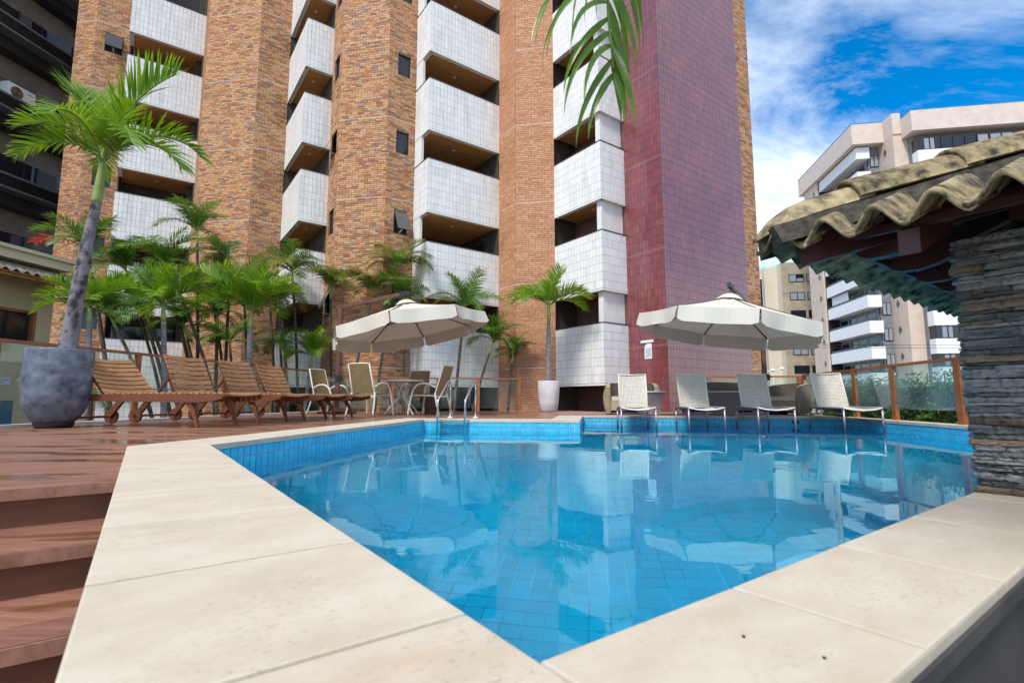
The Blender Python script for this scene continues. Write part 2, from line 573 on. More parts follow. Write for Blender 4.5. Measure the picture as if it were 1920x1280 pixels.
def inpoly(x, y, pts):
    c = False
    n = len(pts)
    for i in range(n):
        a, b = pts[i], pts[(i + 1) % n]
        if (a[1] > y) != (b[1] > y) and x < (b[0] - a[0]) * (y - a[1]) / (b[1] - a[1]) + a[0]:
            c = not c
    return c


def edge_dist(x, y, pts):
    best = 1e9
    for i in range(len(pts)):
        a, b = Vector(pts[i][:2]), Vector(pts[(i + 1) % len(pts)][:2])
        p = Vector((x, y)); d = b - a
        k = max(0, min(1, (p - a).dot(d) / d.dot(d)))
        best = min(best, (p - a - d * k).length)
    return best


mb = MB()
# ground: one sheet to the horizon with the pool pit cut out (frame of world axes), built as four strips round the pool block
Bx = (-0.4, 13.2, 0.0, 9.4)      # block in (t, s) the ground leaves free
big = 900
mb.quad((-big, -big, GZ), (big, -big, GZ), (big, Bx[2] + 0.3, GZ), (-big, Bx[2] + 0.3, GZ))
mb.quad((-big, Bx[3] + 0.1, GZ), (big, Bx[3] + 0.1, GZ), (big, big, GZ), (-big, big, GZ))
mb.quad((-big, Bx[2] + 0.3, GZ), (Bx[0], Bx[2] + 0.3, GZ), (Bx[0], Bx[3] + 0.1, GZ), (-big, Bx[3] + 0.1, GZ))
mb.quad((Bx[1], Bx[2] + 0.3, GZ), (big, Bx[2] + 0.3, GZ), (big, Bx[3] + 0.1, GZ), (Bx[1], Bx[3] + 0.1, GZ))
struct('ground', mb, M_ground, 'ts')

# pool basin
M_ptile = surf('pool_tile', (0.04, 0.46, 0.70), (0.07, 0.53, 0.78), scale=2.0, rough=0.18, tint=0.10, spec=0.5)
M_pgrout = surf('pool_grout', (0.70, 0.74, 0.76), (0.34, 0.46, 0.52), scale=4, rough=0.9)
M_rim = surf('pool_rim_tile', (0.22, 0.42, 0.62), (0.28, 0.50, 0.70), scale=3, rough=0.2, tint=0.08)
M_fgrout = surf('floor_grout', (0.12, 0.66, 0.88), (0.0, 0.28, 0.56), scale=2.2, lo=0.42, hi=0.58, rough=0.9)
M_ftile = surf('floor_tile', (0.0, 0.46, 0.78), (0.0, 0.51, 0.82), scale=1.0, rough=0.3, tint=0.07)
M_stile = surf('shelf_tile', (0.010, 0.035, 0.28), (0.02, 0.06, 0.36), scale=2, rough=0.2, tint=0.2)
pool = bpy.data.objects.new('swimming_pool', None); col.objects.link(pool)
pool['kind'] = 'structure'; pool.rotation_euler = (0, 0, R(36)); ORG[pool] = (0, 0, 0)
FZ = -1.25
PT = 0.088
grout = MB(); rims = MB(); under = MB()
tile_me = []
for k in range(7):
    b = MB(); b.box(-0.5, 0.5, -0.006, 0.0, -0.5, 0.5, k / 6.0)
    tile_me.append(b.mesh('pool_tile', M_ptile))
ntile = 0
segs = [(P1, P2), (P2, P3), (P4, P5), (P5, P6), (P3, P4), (P6, P0), (P0, P1)]
for si, (a, b) in enumerate(segs):
    d = (b - a); Ls = d.length; d.normalize()
    nrm = Vector((d.y, -d.x, 0))              # into the pool
    zlo = FZ - 0.02
    a1, b1 = a - nrm * 0.004, b - nrm * 0.004
    grout.obox((*a1[:2], zlo), b1 - a1, -nrm * 0.12, (0, 0, -0.052 - zlo))
    nc = int(Ls / PT); w = Ls / nc
    ang = math.atan2(d.y, d.x)
    for r in range(14):
        z1 = -0.056 - r * PT; z0 = z1 - PT + 0.009
        if z0 < FZ: break
        for c in range(nc):
            u0 = c * w + 0.0045; u1 = (c + 1) * w - 0.0045
            q = a + d * u0
            if si < 3 and r < 2 and ntile < 300 - 0:
                inst('tile', random.choice(tile_me), pool, ((a + d * (u0 + u1) / 2).x, (a + d * (u0 + u1) / 2).y, (z0 + z1) / 2),
                     (0, 0, ang), ((u1 - u0), 1, (z1 - z0)))
                ntile += 1
            else:
                under.obox((q.x, q.y, z0), d * (u1 - u0), nrm * 0.006, (0, 0, z1 - z0), random.random())
    # rim of longer rounded tiles just under the coping
    nr = max(1, round(Ls / 0.17)); wr = Ls / nr
    for c in range(nr):
        q = a + d * (c * wr + 0.003) - nrm * 0.02
        rims.obox((q.x, q.y, -0.052), d * (wr - 0.006), nrm * 0.032, (0, 0, 0.048), random.random())
part('pool_wall', grout, M_pgrout, pool)
o = part('wall_tile', under, M_ptile, pool, kind='stuff')
part('rim_tile', rims, M_rim, pool, kind='stuff')
mb = MB()
mb.prism([(p.x, p.y) for p in POOL], FZ - 0.2, FZ)
part('pool_floor', mb, M_fgrout, pool)
ft = MB()
FT = 0.098
for i in range(-16, 128):
    for j in range(-128, 104):
        c = CD_C * (i * FT) + CD_D * (j * FT) + P0
        if not inpoly(c.x, c.y, POOL): continue
        if edge_dist(c.x, c.y, POOL) < 0.09: continue
        g = FT / 2 - 0.0026
        o_ = c - CD_C * g - CD_D * g
        ft.obox((o_.x, o_.y, FZ), CD_D * 2 * g, CD_C * 2 * g, (0, 0, 0.004), random.random())
part('floor_tile', ft, M_ftile, pool, kind='stuff')
# wet shelf under the wicker loungers
S5 = P5 - CD_C * 2.7
mb = MB(); mb.prism([(p.x, p.y) for p in (P3 + CD_D * .01, P4 + CD_D * .01 - CD_C * .01, P5 - CD_C * .01 - CD_D * .01, S5 - CD_D * .01)], FZ + 0.006, -0.262)
part('wet_shelf', mb, surf('shelf_side', (0.03, 0.28, 0.50), (0.05, 0.34, 0.56), scale=3, rough=0.3), pool)
mb = MB()
for i in range(10):
    for j in range(62):
        q = S5 + (P3 - S5) * ((j + 0.03) / 62)
        mb.obox((q.x, q.y, -0.275 - (i + 1) * PT + 0.006), (P3 - S5) * (0.94 / 62), -CD_C * 0.006, (0, 0, PT - 0.006), random.random())
part('shelf_face_tile', mb, M_ptile, pool, kind='stuff')
mb = MB()
ns = 44
for i in range(21):
    for j in range(ns):
        w = 5.51 / ns
        q = P3 + CD_D * (0.02 + j * w + 0.004) + CD_C * (0.01 + i * 0.128 + 0.004)
        mb.obox((q.x, q.y, -0.262), CD_D * (w - 0.008), CD_C * 0.12, (0, 0, 0.006), random.random())
part('shelf_tile', mb, M_stile, pool, kind='stuff')
mb = MB()
for j in range(2):      # drain covers in the back wall
    q = P4 + CD_D * 4.55 - CD_C * 0.012
    mb.obox((q.x, q.y, -0.15 if j == 0 else -0.15), CD_D * 0.15, -CD_C * 0.008, (0, 0, 0.07))
part('skimmer_grate', mb, surf('grate', (0.10, 0.12, 0.06), (0.2, 0.2, 0.1), scale=40, rough=0.6), pool)

mb = MB()
wg = [Vector((p.x, p.y, WZ)) for p in POOL]
mb.poly(list(reversed([tuple(p) for p in wg])))
struct('pool_water', mb, M_water, 'ts')

# coping slabs
M_coping = None
m, nt, b, out = base_mat('coping_stone')
L = nt.links.new
tcn = nt.nodes.new('ShaderNodeTexCoord'); mpn = nt.nodes.new('ShaderNodeMapping')
mpn.inputs['Scale'].default_value = (1.0, 1.5, 1); mpn.inputs['Rotation'].default_value = (0, 0, R(12))
L(tcn.outputs['Object'], mpn.inputs[0])
at = nt.nodes.new('ShaderNodeAttribute'); at.attribute_name = 'tint'
av = nt.nodes.new('ShaderNodeVectorMath'); av.operation = 'ADD'
sc_ = nt.nodes.new('ShaderNodeVectorMath'); sc_.operation = 'SCALE'; sc_.inputs[0].default_value = (31, 17, 5)
L(at.outputs['Fac'], sc_.inputs['Scale']); L(mpn.outputs[0], av.inputs[0]); L(sc_.outputs[0], av.inputs[1])


def nz(scale, detail, rough=0.6, dist=0.0):
    n = nt.nodes.new('ShaderNodeTexNoise'); n.inputs['Scale'].default_value = scale
    n.inputs['Detail'].default_value = detail; n.inputs['Roughness'].default_value = rough
    n.inputs['Distortion'].default_value = dist
    L(av.outputs[0], n.inputs['Vector']); return n.outputs['Fac']


def mrange(s, a, b_, c=0.0, d=1.0):
    n = nt.nodes.new('ShaderNodeMapRange')
    for i, v in enumerate((a, b_, c, d)): n.inputs[i + 1].default_value = v
    L(s, n.inputs[0]); return n.outputs[0]


def mixc(f, a, b_, bt='MIX'):
    n = nt.nodes.new('ShaderNodeMix'); n.data_type = 'RGBA'; n.blend_type = bt
    if hasattr(f, 'links') or not isinstance(f, float): L(f, n.inputs[0])
    else: n.inputs[0].default_value = f
    for v, i in ((a, 6), (b_, 7)):
        if isinstance(v, tuple): n.inputs[i].default_value = (*v, 1)
        else: L(v, n.inputs[i])
    return n.outputs[2]


def mulm(a, b_):
    n = nt.nodes.new('ShaderNodeMath'); n.operation = 'MULTIPLY'
    L(a, n.inputs[0])
    if isinstance(b_, float): n.inputs[1].default_value = b_
    else: L(b_, n.inputs[1])
    return n.outputs[0]


big_ = nz(3.4, 7, 0.68); pits = nz(58, 5, 0.75); patch = nz(2.2, 2); rust = nz(2.9, 5, 0.6, 0.4)
c0 = mixc(mrange(big_, 0.38, 0.64), (0.60, 0.53, 0.42), (0.52, 0.44, 0.325))
pf = mulm(mulm(mrange(pits, 0.55, 0.63), mrange(patch, 0.44, 0.66)), 0.62)
c1 = mixc(pf, c0, (0.30, 0.25, 0.18))
rf = mulm(mrange(rust, 0.64, 0.74), 0.4)
c2 = mixc(rf, c1, (0.55, 0.30, 0.17))
L(c2, b.inputs['Base Color'])
b.inputs['Roughness'].default_value = 0.62
bp = nt.nodes.new('ShaderNodeBump'); bp.inputs['Strength'].default_value = 0.5; bp.inputs['Distance'].default_value = 0.004
L(mulm(pits, mrange(patch, 0.4, 0.65, 1.0, 0.2)), bp.inputs['Height']); L(bp.outputs[0], b.inputs['Normal'])
M_coping = m

coping = bpy.data.objects.new('pool_coping', None); col.objects.link(coping)
coping['kind'] = 'structure'; coping.rotation_euler = (0, 0, R(36)); ORG[coping] = (0, 0, 0)


def slab(pts, z0=-0.048, z1=0.0, bev=0.006):
    bm = bmesh.new()
    n = len(pts)
    ar = sum(pts[i][0] * pts[(i + 1) % n][1] - pts[(i + 1) % n][0] * pts[i][1] for i in range(n))
    if ar < 0: pts = list(reversed(pts))
    lo = [bm.verts.new((p[0], p[1], z0)) for p in pts]
    hi = [bm.verts.new((p[0], p[1], z1 + random.uniform(-0.0015, 0.0015))) for p in pts]
    bm.faces.new(list(reversed(lo))); top = bm.faces.new(hi)
    for i in range(n):
        bm.faces.new((lo[i], lo[(i + 1) % n], hi[(i + 1) % n], hi[i]))
    bmesh.ops.bevel(bm, geom=list(top.edges), offset=bev, segments=2, affect='EDGES', profile=0.6)
    me = bpy.data.meshes.new('slab'); bm.to_mesh(me); bm.free()
    a = me.attributes.new('tint', 'FLOAT', 'FACE')
    a.data.foreach_set('value', [random.random()] * len(me.polygons))
    me.materials.append(M_coping)
    return inst('slab', me, coping, (0, 0, 0))


G = 0.003
OUTL = -0.07
ys = [0.292, 0.82, 1.395, 1.97, 2.57, 3.17, 3.76, 4.35]
for a, b in zip(ys, ys[1:]):
    slab([(OUTL, a + G), (0.495, a + G), (0.495, b - G), (OUTL, b - G)])
slab([(OUTL, 4.35 + G), (0.495, 4.35 + G), (0.495, 4.99), (OUTL, 5.22)])
xs = [0.495, 1.0, 1.5, 2.05, 2.65, 3.25, 3.85, 4.45, 5.05, 5.65, 6.3, 6.9, 7.5, 8.2]
for a, b in zip(xs, xs[1:]):
    slab([(a + G, 0.292), (b - G, 0.292), (b - G, 0.615), (a + G, 0.615)], -0.022)


def coping_run(pts, width, skip_first=False, first_outer=None):
    ds = [(pts[i + 1] - pts[i]).normalized() for i in range(len(pts) - 1)]
    ns_ = [Vector((-d.y, d.x, 0)) for d in ds]
    outer = []
    for i, p in enumerate(pts):
        if i == 0: outer.append(first_outer or p + ns_[0] * width)
        elif i == len(pts) - 1: outer.append(p + ns_[-1] * width)
        else:
            bis = (ns_[i - 1] + ns_[i]).normalized()
            outer.append(p + bis * width / bis.dot(ns_[i]))
    for i in range(len(ds)):
        a, b, oa, ob = pts[i], pts[i + 1], outer[i], outer[i + 1]
        a, b = a - ns_[i] * 0.015, b - ns_[i] * 0.015
        Ls = (b - a).length; n = max(1, round(Ls / 0.6))
        prev = (a, oa)
        for k in range(1, n + 1):
            if k == n: cur = (b, ob)
            else:
                q = a + ds[i] * Ls * k / n
                cur = (q, q + ns_[i] * (width + 0.015))
            g = ds[i] * G
            slab([(prev[0] + g)[:2], (cur[0] - g)[:2], (cur[1] - g)[:2], (prev[1] + g)[:2]])
            prev = cur


coping_run([P1, P2, P3, P4 + CD_C * 0.0], 0.55, first_outer=Vector((OUTL, 5.225, 0)))
coping_run([P4, P5], 0.14)
coping_run([P5, P6], 0.26)

for (x, y) in ((0.81, 0.48), (0.841, 0.373)):
    mb = MB(); mb.lathe([(0.0, 0.0022), (0.0027, 0.0022), (0.0028, -0.01)], 10, (x, y)); part('drill_hole', mb, M_dark, coping)
# block that carries coping and deck: outer wall faces
mb = MB()
M_base = surf('pool_base_wall', (0.035, 0.034, 0.034), (0.065, 0.062, 0.06), scale=3, rough=0.7)
mb.box(0.0, 8.4, 0.31, 0.36, GZ, -0.0505)
mb.box(8.4, 8.46, 0.30, 1.0, GZ, -0.0505)
mb.box(-0.058, 0.0, 0.30, 5.4, GZ, -0.0505)
struct('pool_base', mb, M_base, 'ts')
mb = MB()
mb.box(0.5, 8.4, 0.285, 0.60, -0.05, -0.0225)
struct('coping_drip_edge', mb, M_base, 'ts')

# deck boards
m, nt, b, out = base_mat('deck_board')
L = nt.links.new
tcn = nt.nodes.new('ShaderNodeTexCoord'); geo = nt.nodes.new('ShaderNodeNewGeometry')
oi = nt.nodes.new('ShaderNodeObjectInfo')
mpn = nt.nodes.new('ShaderNodeMapping'); mpn.inputs['Scale'].default_value = (1.0, 16, 6)
mpn.inputs['Rotation'].default_value = (0, 0, R(-36))
L(geo.outputs['Position'], mpn.inputs[0]); av = mpn
av.outputs[0]
grain = nz(3.0, 6); 
mp2 = nt.nodes.new('ShaderNodeMapping'); mp2.inputs['Rotation'].default_value = (0, 0, R(-36)); mp2.inputs['Scale'].default_value = (0.55, 2.2, 1)
mp2.inputs['Location'].default_value = (0.4, 1.7, 0)
L(geo.outputs['Position'], mp2.inputs[0]); av = mp2
wetn = nz(1.5, 3); av = mpn
blot = nz(0.6, 3)
c0 = mixc(mrange(grain, 0.3, 0.7), (0.235, 0.102, 0.064), (0.36, 0.18, 0.122))
mr_ = mrange(oi.outputs['Random'], 0, 1, 0.86, 1.12)
vm = nt.nodes.new('ShaderNodeVectorMath'); vm.operation = 'SCALE'
L(c0, vm.inputs[0]); L(mr_, vm.inputs['Scale'])
wet = mrange(wetn, 0.535, 0.575)
c1 = mixc(mulm(wet, 0.75), vm.outputs[0], (0.17, 0.07, 0.024))
L(c1, b.inputs['Base Color'])
L(mrange(wet, 0, 1, 0.36, 0.08), b.inputs['Roughness'])
bp = nt.nodes.new('ShaderNodeBump'); bp.inputs['Strength'].default_value = 0.35; bp.inputs['Distance'].default_value = 0.004
L(mulm(grain, mrange(wet, 0, 1, 1, 0.1)), bp.inputs['Height']); L(bp.outputs[0], b.inputs['Normal'])
M_deck = m


def w2(x, y): return toTS(x, y)


mid = 0.30
n1 = Vector((-S2, S2, 0)); n2 = Vector((S2, S2, 0))
DECK = [(-0.02, 3.06), (-8.05, 3.06), w2(-5.78, 15.55), w2(0.30, 16.75), w2(1.25, 17.0), w2(1.0, 9.9),
        tuple((P3 + n2 * mid)[:2]), tuple((P2 + n2 * mid + n1 * 0.05)[:2]), tuple((P2 + n1 * mid)[:2]), tuple((P1 + n1 * mid)[:2]), (-0.02, 5.0)]
deck = bpy.data.objects.new('wooden_deck', None); col.objects.link(deck)
deck['kind'] = 'structure'; deck.rotation_euler = (0, 0, R(36)); ORG[deck] = (0, 0, 0)
BW = 0.142
bb = MB(); bb.box(-0.5, 0.5, -0.5, 0.5, -0.5, 0.5)
bm = bmesh.new(); bmesh.ops.create_cube(bm, size=1.0)
board_me = bpy.data.meshes.new('board'); bm.to_mesh(board_me); bm.free()
board_me.materials.append(M_deck)
DZ = -0.006


def board(t0, t1, s0, s1, z0, z1, parent=None):
    return inst('board', board_me, parent or deck, ((t0 + t1) / 2, (s0 + s1) / 2, (z0 + z1) / 2), (0, 0, 0), (t1 - t0, s1 - s0, z1 - z0))


s = 3.06
nb = 0
while s < 16.5:
    sm = s + BW / 2
    xs_ = []
    for i in range(len(DECK)):
        a, b_ = DECK[i], DECK[(i + 1) % len(DECK)]
        if (a[1] > sm) != (b_[1] > sm):
            xs_.append(a[0] + (b_[0] - a[0]) * (sm - a[1]) / (b_[1] - a[1]))
    xs_.sort()
    for a, b_ in zip(xs_[::2], xs_[1::2]):
        if b_ - a < 0.05: continue
        x = a
        first = random.uniform(1.2, 3.6)
        while x < b_ - 0.01:
            e = min(b_, x + first); first = 3.6
            if b_ - e < 0.5: e = b_
            if nb < 298:
                board(x, e - 0.002, s + 0.004, s + BW - 0.004, DZ - 0.03, DZ + random.uniform(-0.001, 0.001))
                nb += 1
            x = e
    s += BW
mb = MB()
mb.prism([(-0.02, 3.13), (-8.0, 3.13)] + DECK[2:], -0.14, -0.05)
part('joists', mb, M_dark, deck)
# steps down to the lower ground
steps = bpy.data.objects.new('deck_steps', None); col.objects.link(steps)
steps['kind'] = 'structure'; steps.rotation_euler = (0, 0, R(36)); ORG[steps] = (0, 0, 0)
M_riser = surf('riser_board', (0.14, 0.052, 0.024), (0.20, 0.08, 0.04), scale=2, stretch=(1, 6, 6), rough=0.6)
SE = [3.06, 2.60, 2.14, 1.68, 1.22, 0.76, 0.30]
for k in range(6):
    z = -0.17 * k
    if k:
        e = SE[k]
        for j in range(3):
            board(-3.2, -0.06, e + j * 0.168 + 0.002, e + (j + 1) * 0.168 - 0.002, z - 0.03, z, steps)
    mb = MB(); mb.box(-3.2, -0.06, SE[k] + 0.03, SE[k] + 0.05, z - 0.17, z - 0.034)
    part('riser', mb, M_riser, steps)
    mb = MB(); mb.box(-3.2, -0.06, SE[k] - 0.012, SE[k] - 0.001, z - 0.05, z - 0.002)
    part('nosing', mb, M_deck, steps)
mb = MB(); mb.box(-3.3, -3.22, 0.3, 3.06, GZ, -0.05); part('stringer', mb, M_riser, steps)

# pavers on the back terrace
M_paver = surf('paver', (0.30, 0.17, 0.13), (0.42, 0.26, 0.21), scale=7, rough=0.85, tint=0.2, rand=0.15)
terr = bpy.data.objects.new('back_terrace', None); col.objects.link(terr)
terr['kind'] = 'structure'; terr.rotation_euler = (0, 0, R(36)); ORG[terr] = (0, 0, 0)
TER = [w2(0.95, 10.1), w2(1.28, 17.2), w2(1.55, 17.3), (11.45, 13.2), (11.45, 10.95), (12.6, 10.9), (12.6, 9.43), (16.5, 9.43), w2(7.62, 13.2), tuple((P5 + n2 * 0.1 + CD_D * 0.15)[:2]), tuple((P4 + n2 * 0.10)[:2]), tuple((P4 + n1 * 0.5 + n2 * .1)[:2]), tuple((P3 + n1 * 0.5 + n2 * .4)[:2])]
mb = MB(); mb.prism(TER, -0.12, -0.014)
part('terrace_base', mb, M_mortar, terr)
pv = MB(); npv = 0
bm = bmesh.new(); bmesh.ops.create_cube(bm, size=1.0)
pav_me = bpy.data.meshes.new('paver'); bm.to_mesh(pav_me); bm.free(); pav_me.materials.append(M_paver)
cells = []
for i in range(20, 110):
    for j in range(-20, 110):
        c = CD_C * (i * 0.2) + CD_D * ((j + 0.5 * (i % 2)) * 0.2)
        if not inpoly(c.x, c.y, TER) or edge_dist(c.x, c.y, TER) < 0.07: continue
        w = TS(c.x, c.y)
        cells.append((w.y, c))
cells.sort(key=lambda q: q[0])
for k, (y, c) in enumerate(cells):
    if k < 300:
        inst('paver', pav_me, terr, (c.x, c.y, -0.02), (0, 0, R(-45)), (0.194, 0.194, 0.04))
    else:
        q = c - CD_C * 0.097 - CD_D * 0.097
        pv.obox((q.x, q.y, -0.03), CD_D * 0.194, CD_C * 0.194, (0, 0, 0.03), random.random())
if pv.v:
    part('paver_field', pv, M_paver, terr, kind='stuff')
# planting bed between fences and building, curb under the left fence
mb = MB()
BED = [w2(-9.5, 2), w2(-7.6, 4.6), w2(-5.9, 15.5), w2(0.3, 16.82), w2(1.2, 17.6), w2(-4, 22), w2(-22, 26)]
mb.prism(BED, GZ + 0.005, -0.75)
struct('planting_bed', mb, M_soil, 'ts')

# ------------------------------------------------------------------ apartment building
ZB0, FH, PH = 0.80, 2.98, 1.95
ZTOP = 19.4
ZROOF = 27.0
apt = thing_ts('apartment_building', 'brick apartment tower with white tiled balconies and a red tiled corner behind the pool', 'apartment building', 8.0, 16.0, GZ)


def V2(t, s): return Vector((t, s, 0))


brick_var = {}
for nm, mt, n in (('mixed', M_brick, 14), ('orange', M_brick2, 8)):
    lst = []
    for k in range(n):
        b = MB(); b.box(-0.5, 0.5, 0.0, 0.013, -0.5, 0.5, (k + 0.5) / n)
        lst.append(b.mesh('brick', mt))
    brick_var[nm] = lst
BL, BH, BG = 0.222, 0.058, 0.013
wallmb = MB(); brk = {'mixed': MB(), 'orange': MB()}; joints = MB(); wframe = []
nbrick = 0


def brick_face(a, b, kind, z0=GZ, z1=ZTOP, holes=(), singles=None):
    """a to b seen left to right from outside; outward normal to the right of a->b rotated"""
    global nbrick
    d = b - a; Ls = d.length; d.normalize()
    nrm = Vector((d.y, -d.x, 0))
    ang = math.atan2(nrm.y, nrm.x) - math.pi / 2
    # mortar wall
    wl = wallmb
    cuts = sorted(holes)
    if not holes:
        wl.quad((*a[:2], z0), (*b[:2], z0), (*b[:2], ZROOF), (*a[:2], ZROOF))
    else:
        u0, u1 = holes[0][0], holes[0][1]
        for ua, ub in ((0, u0), (u1, Ls)):
            p, q = a + d * ua, a + d * ub
            wl.quad((*p[:2], z0), (*q[:2], z0), (*q[:2], ZROOF), (*p[:2], ZROOF))
        zs = [z0] + [z for h in sorted(holes, key=lambda h: h[2]) for z in (h[2], h[3])] + [ZROOF]
        p, q = a + d * u0, a + d * u1
        for k in range(0, len(zs), 2):
            wl.quad((*p[:2], zs[k]), (*q[:2], zs[k]), (*q[:2], zs[k + 1]), (*p[:2], zs[k + 1]))
        for h in holes:     # reveals
            for (pu, w_) in ((h[0], 1), (h[1], -1)):
                p = a + d * pu
                wl.quad((*p[:2], h[2]), (*(p - nrm * 0.14)[:2], h[2]), (*(p - nrm * 0.14)[:2], h[3]), (*p[:2], h[3]))
            p, q = a + d * h[0], a + d * h[1]
            for zz_ in (h[2], h[3]):
                wl.quad((*p[:2], zz_), (*q[:2], zz_), (*(q - nrm * .14)[:2], zz_), (*(p - nrm * .14)[:2], zz_))
    rows = int((z1 - z0) / (BH + BG))
    for r in range(rows):
        zb = z0 + r * (BH + BG); zt = zb + BH
        # pale movement joint once a storey
        k = (zb + BH / 2 - (ZB0 + 0.66)) / FH
        if abs(k - round(k)) * FH < 0.0355 and zb > 0:
            joints.obox((*(a + nrm * 0.001)[:2], zb - BG), d * Ls, nrm * 0.009, (0, 0, 0.022))
            zb += 0.022
        u = -random.choice((0, 0.5)) * (BL + BG) if r % 2 else -(0.25 * (r % 4)) * (BL + BG)
        u += random.uniform(-0.02, 0)
        while u < Ls:
            ua, ub = max(u, 0.0), min(u + BL, Ls)
            u += BL + BG
            if ub - ua < 0.03: continue
            pieces = [(ua, ub)]
            for h in holes:
                if zt > h[2] and zb < h[3]:
                    nx = []
                    for (x0, x1) in pieces:
                        if x1 <= h[0] or x0 >= h[1]: nx.append((x0, x1)); continue
                        if x0 < h[0] - 0.02: nx.append((x0, h[0]))
                        if x1 > h[1] + 0.02: nx.append((h[1], x1))
                    pieces = nx
            for (x0, x1) in pieces:
                if singles and nbrick < singles[2] and singles[0] < zb < singles[1]:
                    c = a + d * (x0 + x1) / 2
                    inst('brick', random.choice(brick_var[kind]), apt, (c.x, c.y, (zb + zt) / 2), (0, 0, ang), (x1 - x0, random.uniform(0.7, 1.2), zt - zb))
                    nbrick += 1
                else:
                    p = a + d * x0
                    brk[kind].obox((*p[:2], zb), d * (x1 - x0), nrm * random.uniform(0.009, 0.015), (0, 0, zt - zb), random.random())


T1l, T1c, T1r = V2(-3.29, 27.1), V2(-2.59, 26.4), V2(-1.42, 26.4)
T2l, T2c, T2r = V2(1.26, 23.41), V2(2.97, 21.71), V2(4.14, 21.71)
T3b, T3l, T3c, T3r = V2(5.14, 18.77), V2(5.14, 17.68), V2(6.43, 16.39), V2(7.5, 16.39)
T4b, T4l, T4r = V2(10.5, 15.28), V2(10.5, 14.2), V2(11.48, 13.22)
winz = [(ZB0 + FH * k - 0.58, ZB0 + FH * k + 0.24) for k in range(1, 6)]
t3h = [(0.34, 0.83, a, b) for a, b in winz] + [(0.34, 0.83, 0.2, 1.05)]
t1h = [(0.32, 0.92, a, b) for a, b in winz] + [(0.30, 0.86, 0.32, 1.05)]
t3lh = [(0.25, 0.85, a + 0.1, b + 0.2) for a, b in winz]
brick_face(T4l, T4r, 'orange', singles=(0.3, 4.6, 190))
brick_face(T4b, T4l, 'orange')
brick_face(T3c, T3r, 'mixed', holes=t3h)
brick_face(T3l, T3c, 'mixed', singles=(0.0, 3.2, 298))
brick_face(T3b, T3l, 'mixed', holes=t3lh)
brick_face(T2c, T2r, 'mixed')
brick_face(T2l, T2c, 'mixed')
brick_face(T2l + V2(0, 2.2), T2l, 'mixed')
brick_face(T1c, T1r, 'mixed', holes=t1h)
brick_face(T1l, T1c, 'mixed')
brick_face(T1l + V2(0, 4), T1l, 'mixed')
T5a, T5b = V2(17.31, 9.48), V2(18.22, 9.48)
brick_face(T5a, T5b, 'mixed')
brick_face(T5b, T5b + V2(0, 6), 'mixed')
brick_face(T4r, T4r + V2(0.0, 0.01), 'orange', z1=GZ + .1)
part('wall', wallmb, M_mortar, apt)
part('brick_field', brk['mixed'], M_brick, apt, kind='stuff')
part('brick_field', brk['orange'], M_brick2, apt, kind='stuff')
part('movement_joint', joints, M_joint, apt, kind='stuff')

# small windows of the stair towers: frame with a pane, one sash tilted open
def small_window(a, d, nrm, h, open_=False):
    u0, u1, z0, z1 = h
    f = MB()
    p = a - nrm * 0.10
    w = 0.035
    for (x0, x1, y0, y1) in ((u0, u1, z0, z0 + w), (u0, u1, z1 - w, z1), (u0, u0 + w, z0 + w, z1 - w), (u1 - w, u1, z0 + w, z1 - w)):
        q = p + d * x0
        f.obox((*q[:2], y0), d * (x1 - x0), nrm * 0.05, (0, 0, y1 - y0))
    fo = part('window', f, M_black, apt)
    g = MB()
    if not open_:
        q = p + d * (u0 + w) + nrm * 0.02
        g.obox((*q[:2], z0 + w), d * (u1 - u0 - 2 * w), nrm * 0.012, (0, 0, z1 - z0 - 2 * w))
    else:
        q = p + d * (u0 + 0.01) + nrm * 0.10
        g.obox((*q[:2], z1 - 0.03), d * (u1 - u0 - 0.02), Vector((0, 0, -(z1 - z0) * 0.86)) + nrm * (z1 - z0) * 0.42, nrm * 0.018)
        k = MB(); q = p - nrm * 0.02 + d * u0
        k.obox((*q[:2], z0), d * (u1 - u0), nrm * 0.01, (0, 0, z1 - z0)); part('dark_room', k, M_dark, fo)
        k = MB(); q = p + d * (u0 + u1) / 2
        k.bar((*q[:2], z0 + .06), (*(q + nrm * .28)[:2], z0 + .12), .02, .02); part('stay', k, M_white, fo)
    part('pane', g, M_dglass, fo)


for (a, b, hs_, op) in ((T3c, T3r, t3h, (1,)), (T1c, T1r, t1h, (4,)), (T3b, T3l, t3lh, (0, 2))):
    d = (b - a).normalized(); nrm = Vector((d.y, -d.x, 0))
    for i, h in enumerate(hs_):
        small_window(a, d, nrm, h, i in op and True)

# tiled faces
wt_me = []
for k in range(6):
    b = MB(); b.box(-0.5, 0.5, 0, 0.007, -0.5, 0.5, k / 5); wt_me.append(b.mesh('tile', M_wtile))
rt_me = []
for k in range(8):
    b = MB(); b.box(-0.5, 0.5, 0, 0.007, -0.5, 0.5, k / 7); rt_me.append(b.mesh('red_tile', M_rtile))
nred = 0


def tiled(mb, a, b, z0, z1, tw, th, gap=0.009, single=None, th_=0.007):
    d = b - a; Ls = d.length; d.normalize(); nrm = Vector((d.y, -d.x, 0))
    nc = max(1, round(Ls / tw)); w = Ls / nc
    nr = max(1, round((z1 - z0) / th)); h = (z1 - z0) / nr
    for r in range(nr):
        for c in range(nc):
            q = a + d * (c * w + gap / 2)
            zb = z0 + r * h + gap / 2
            if single and single(r, c, q, zb, d, nrm, w - gap, h - gap): continue
            mb.obox((*q[:2], zb), d * (w - gap), nrm * (th_ + random.uniform(-0.0012, 0.0012)), (0, 0, h - gap), random.random())


RA, RB, RC = V2(12.62, 10.94), V2(12.62, 9.46), V2(17.31, 9.46)
rm = MB(); rw = MB()


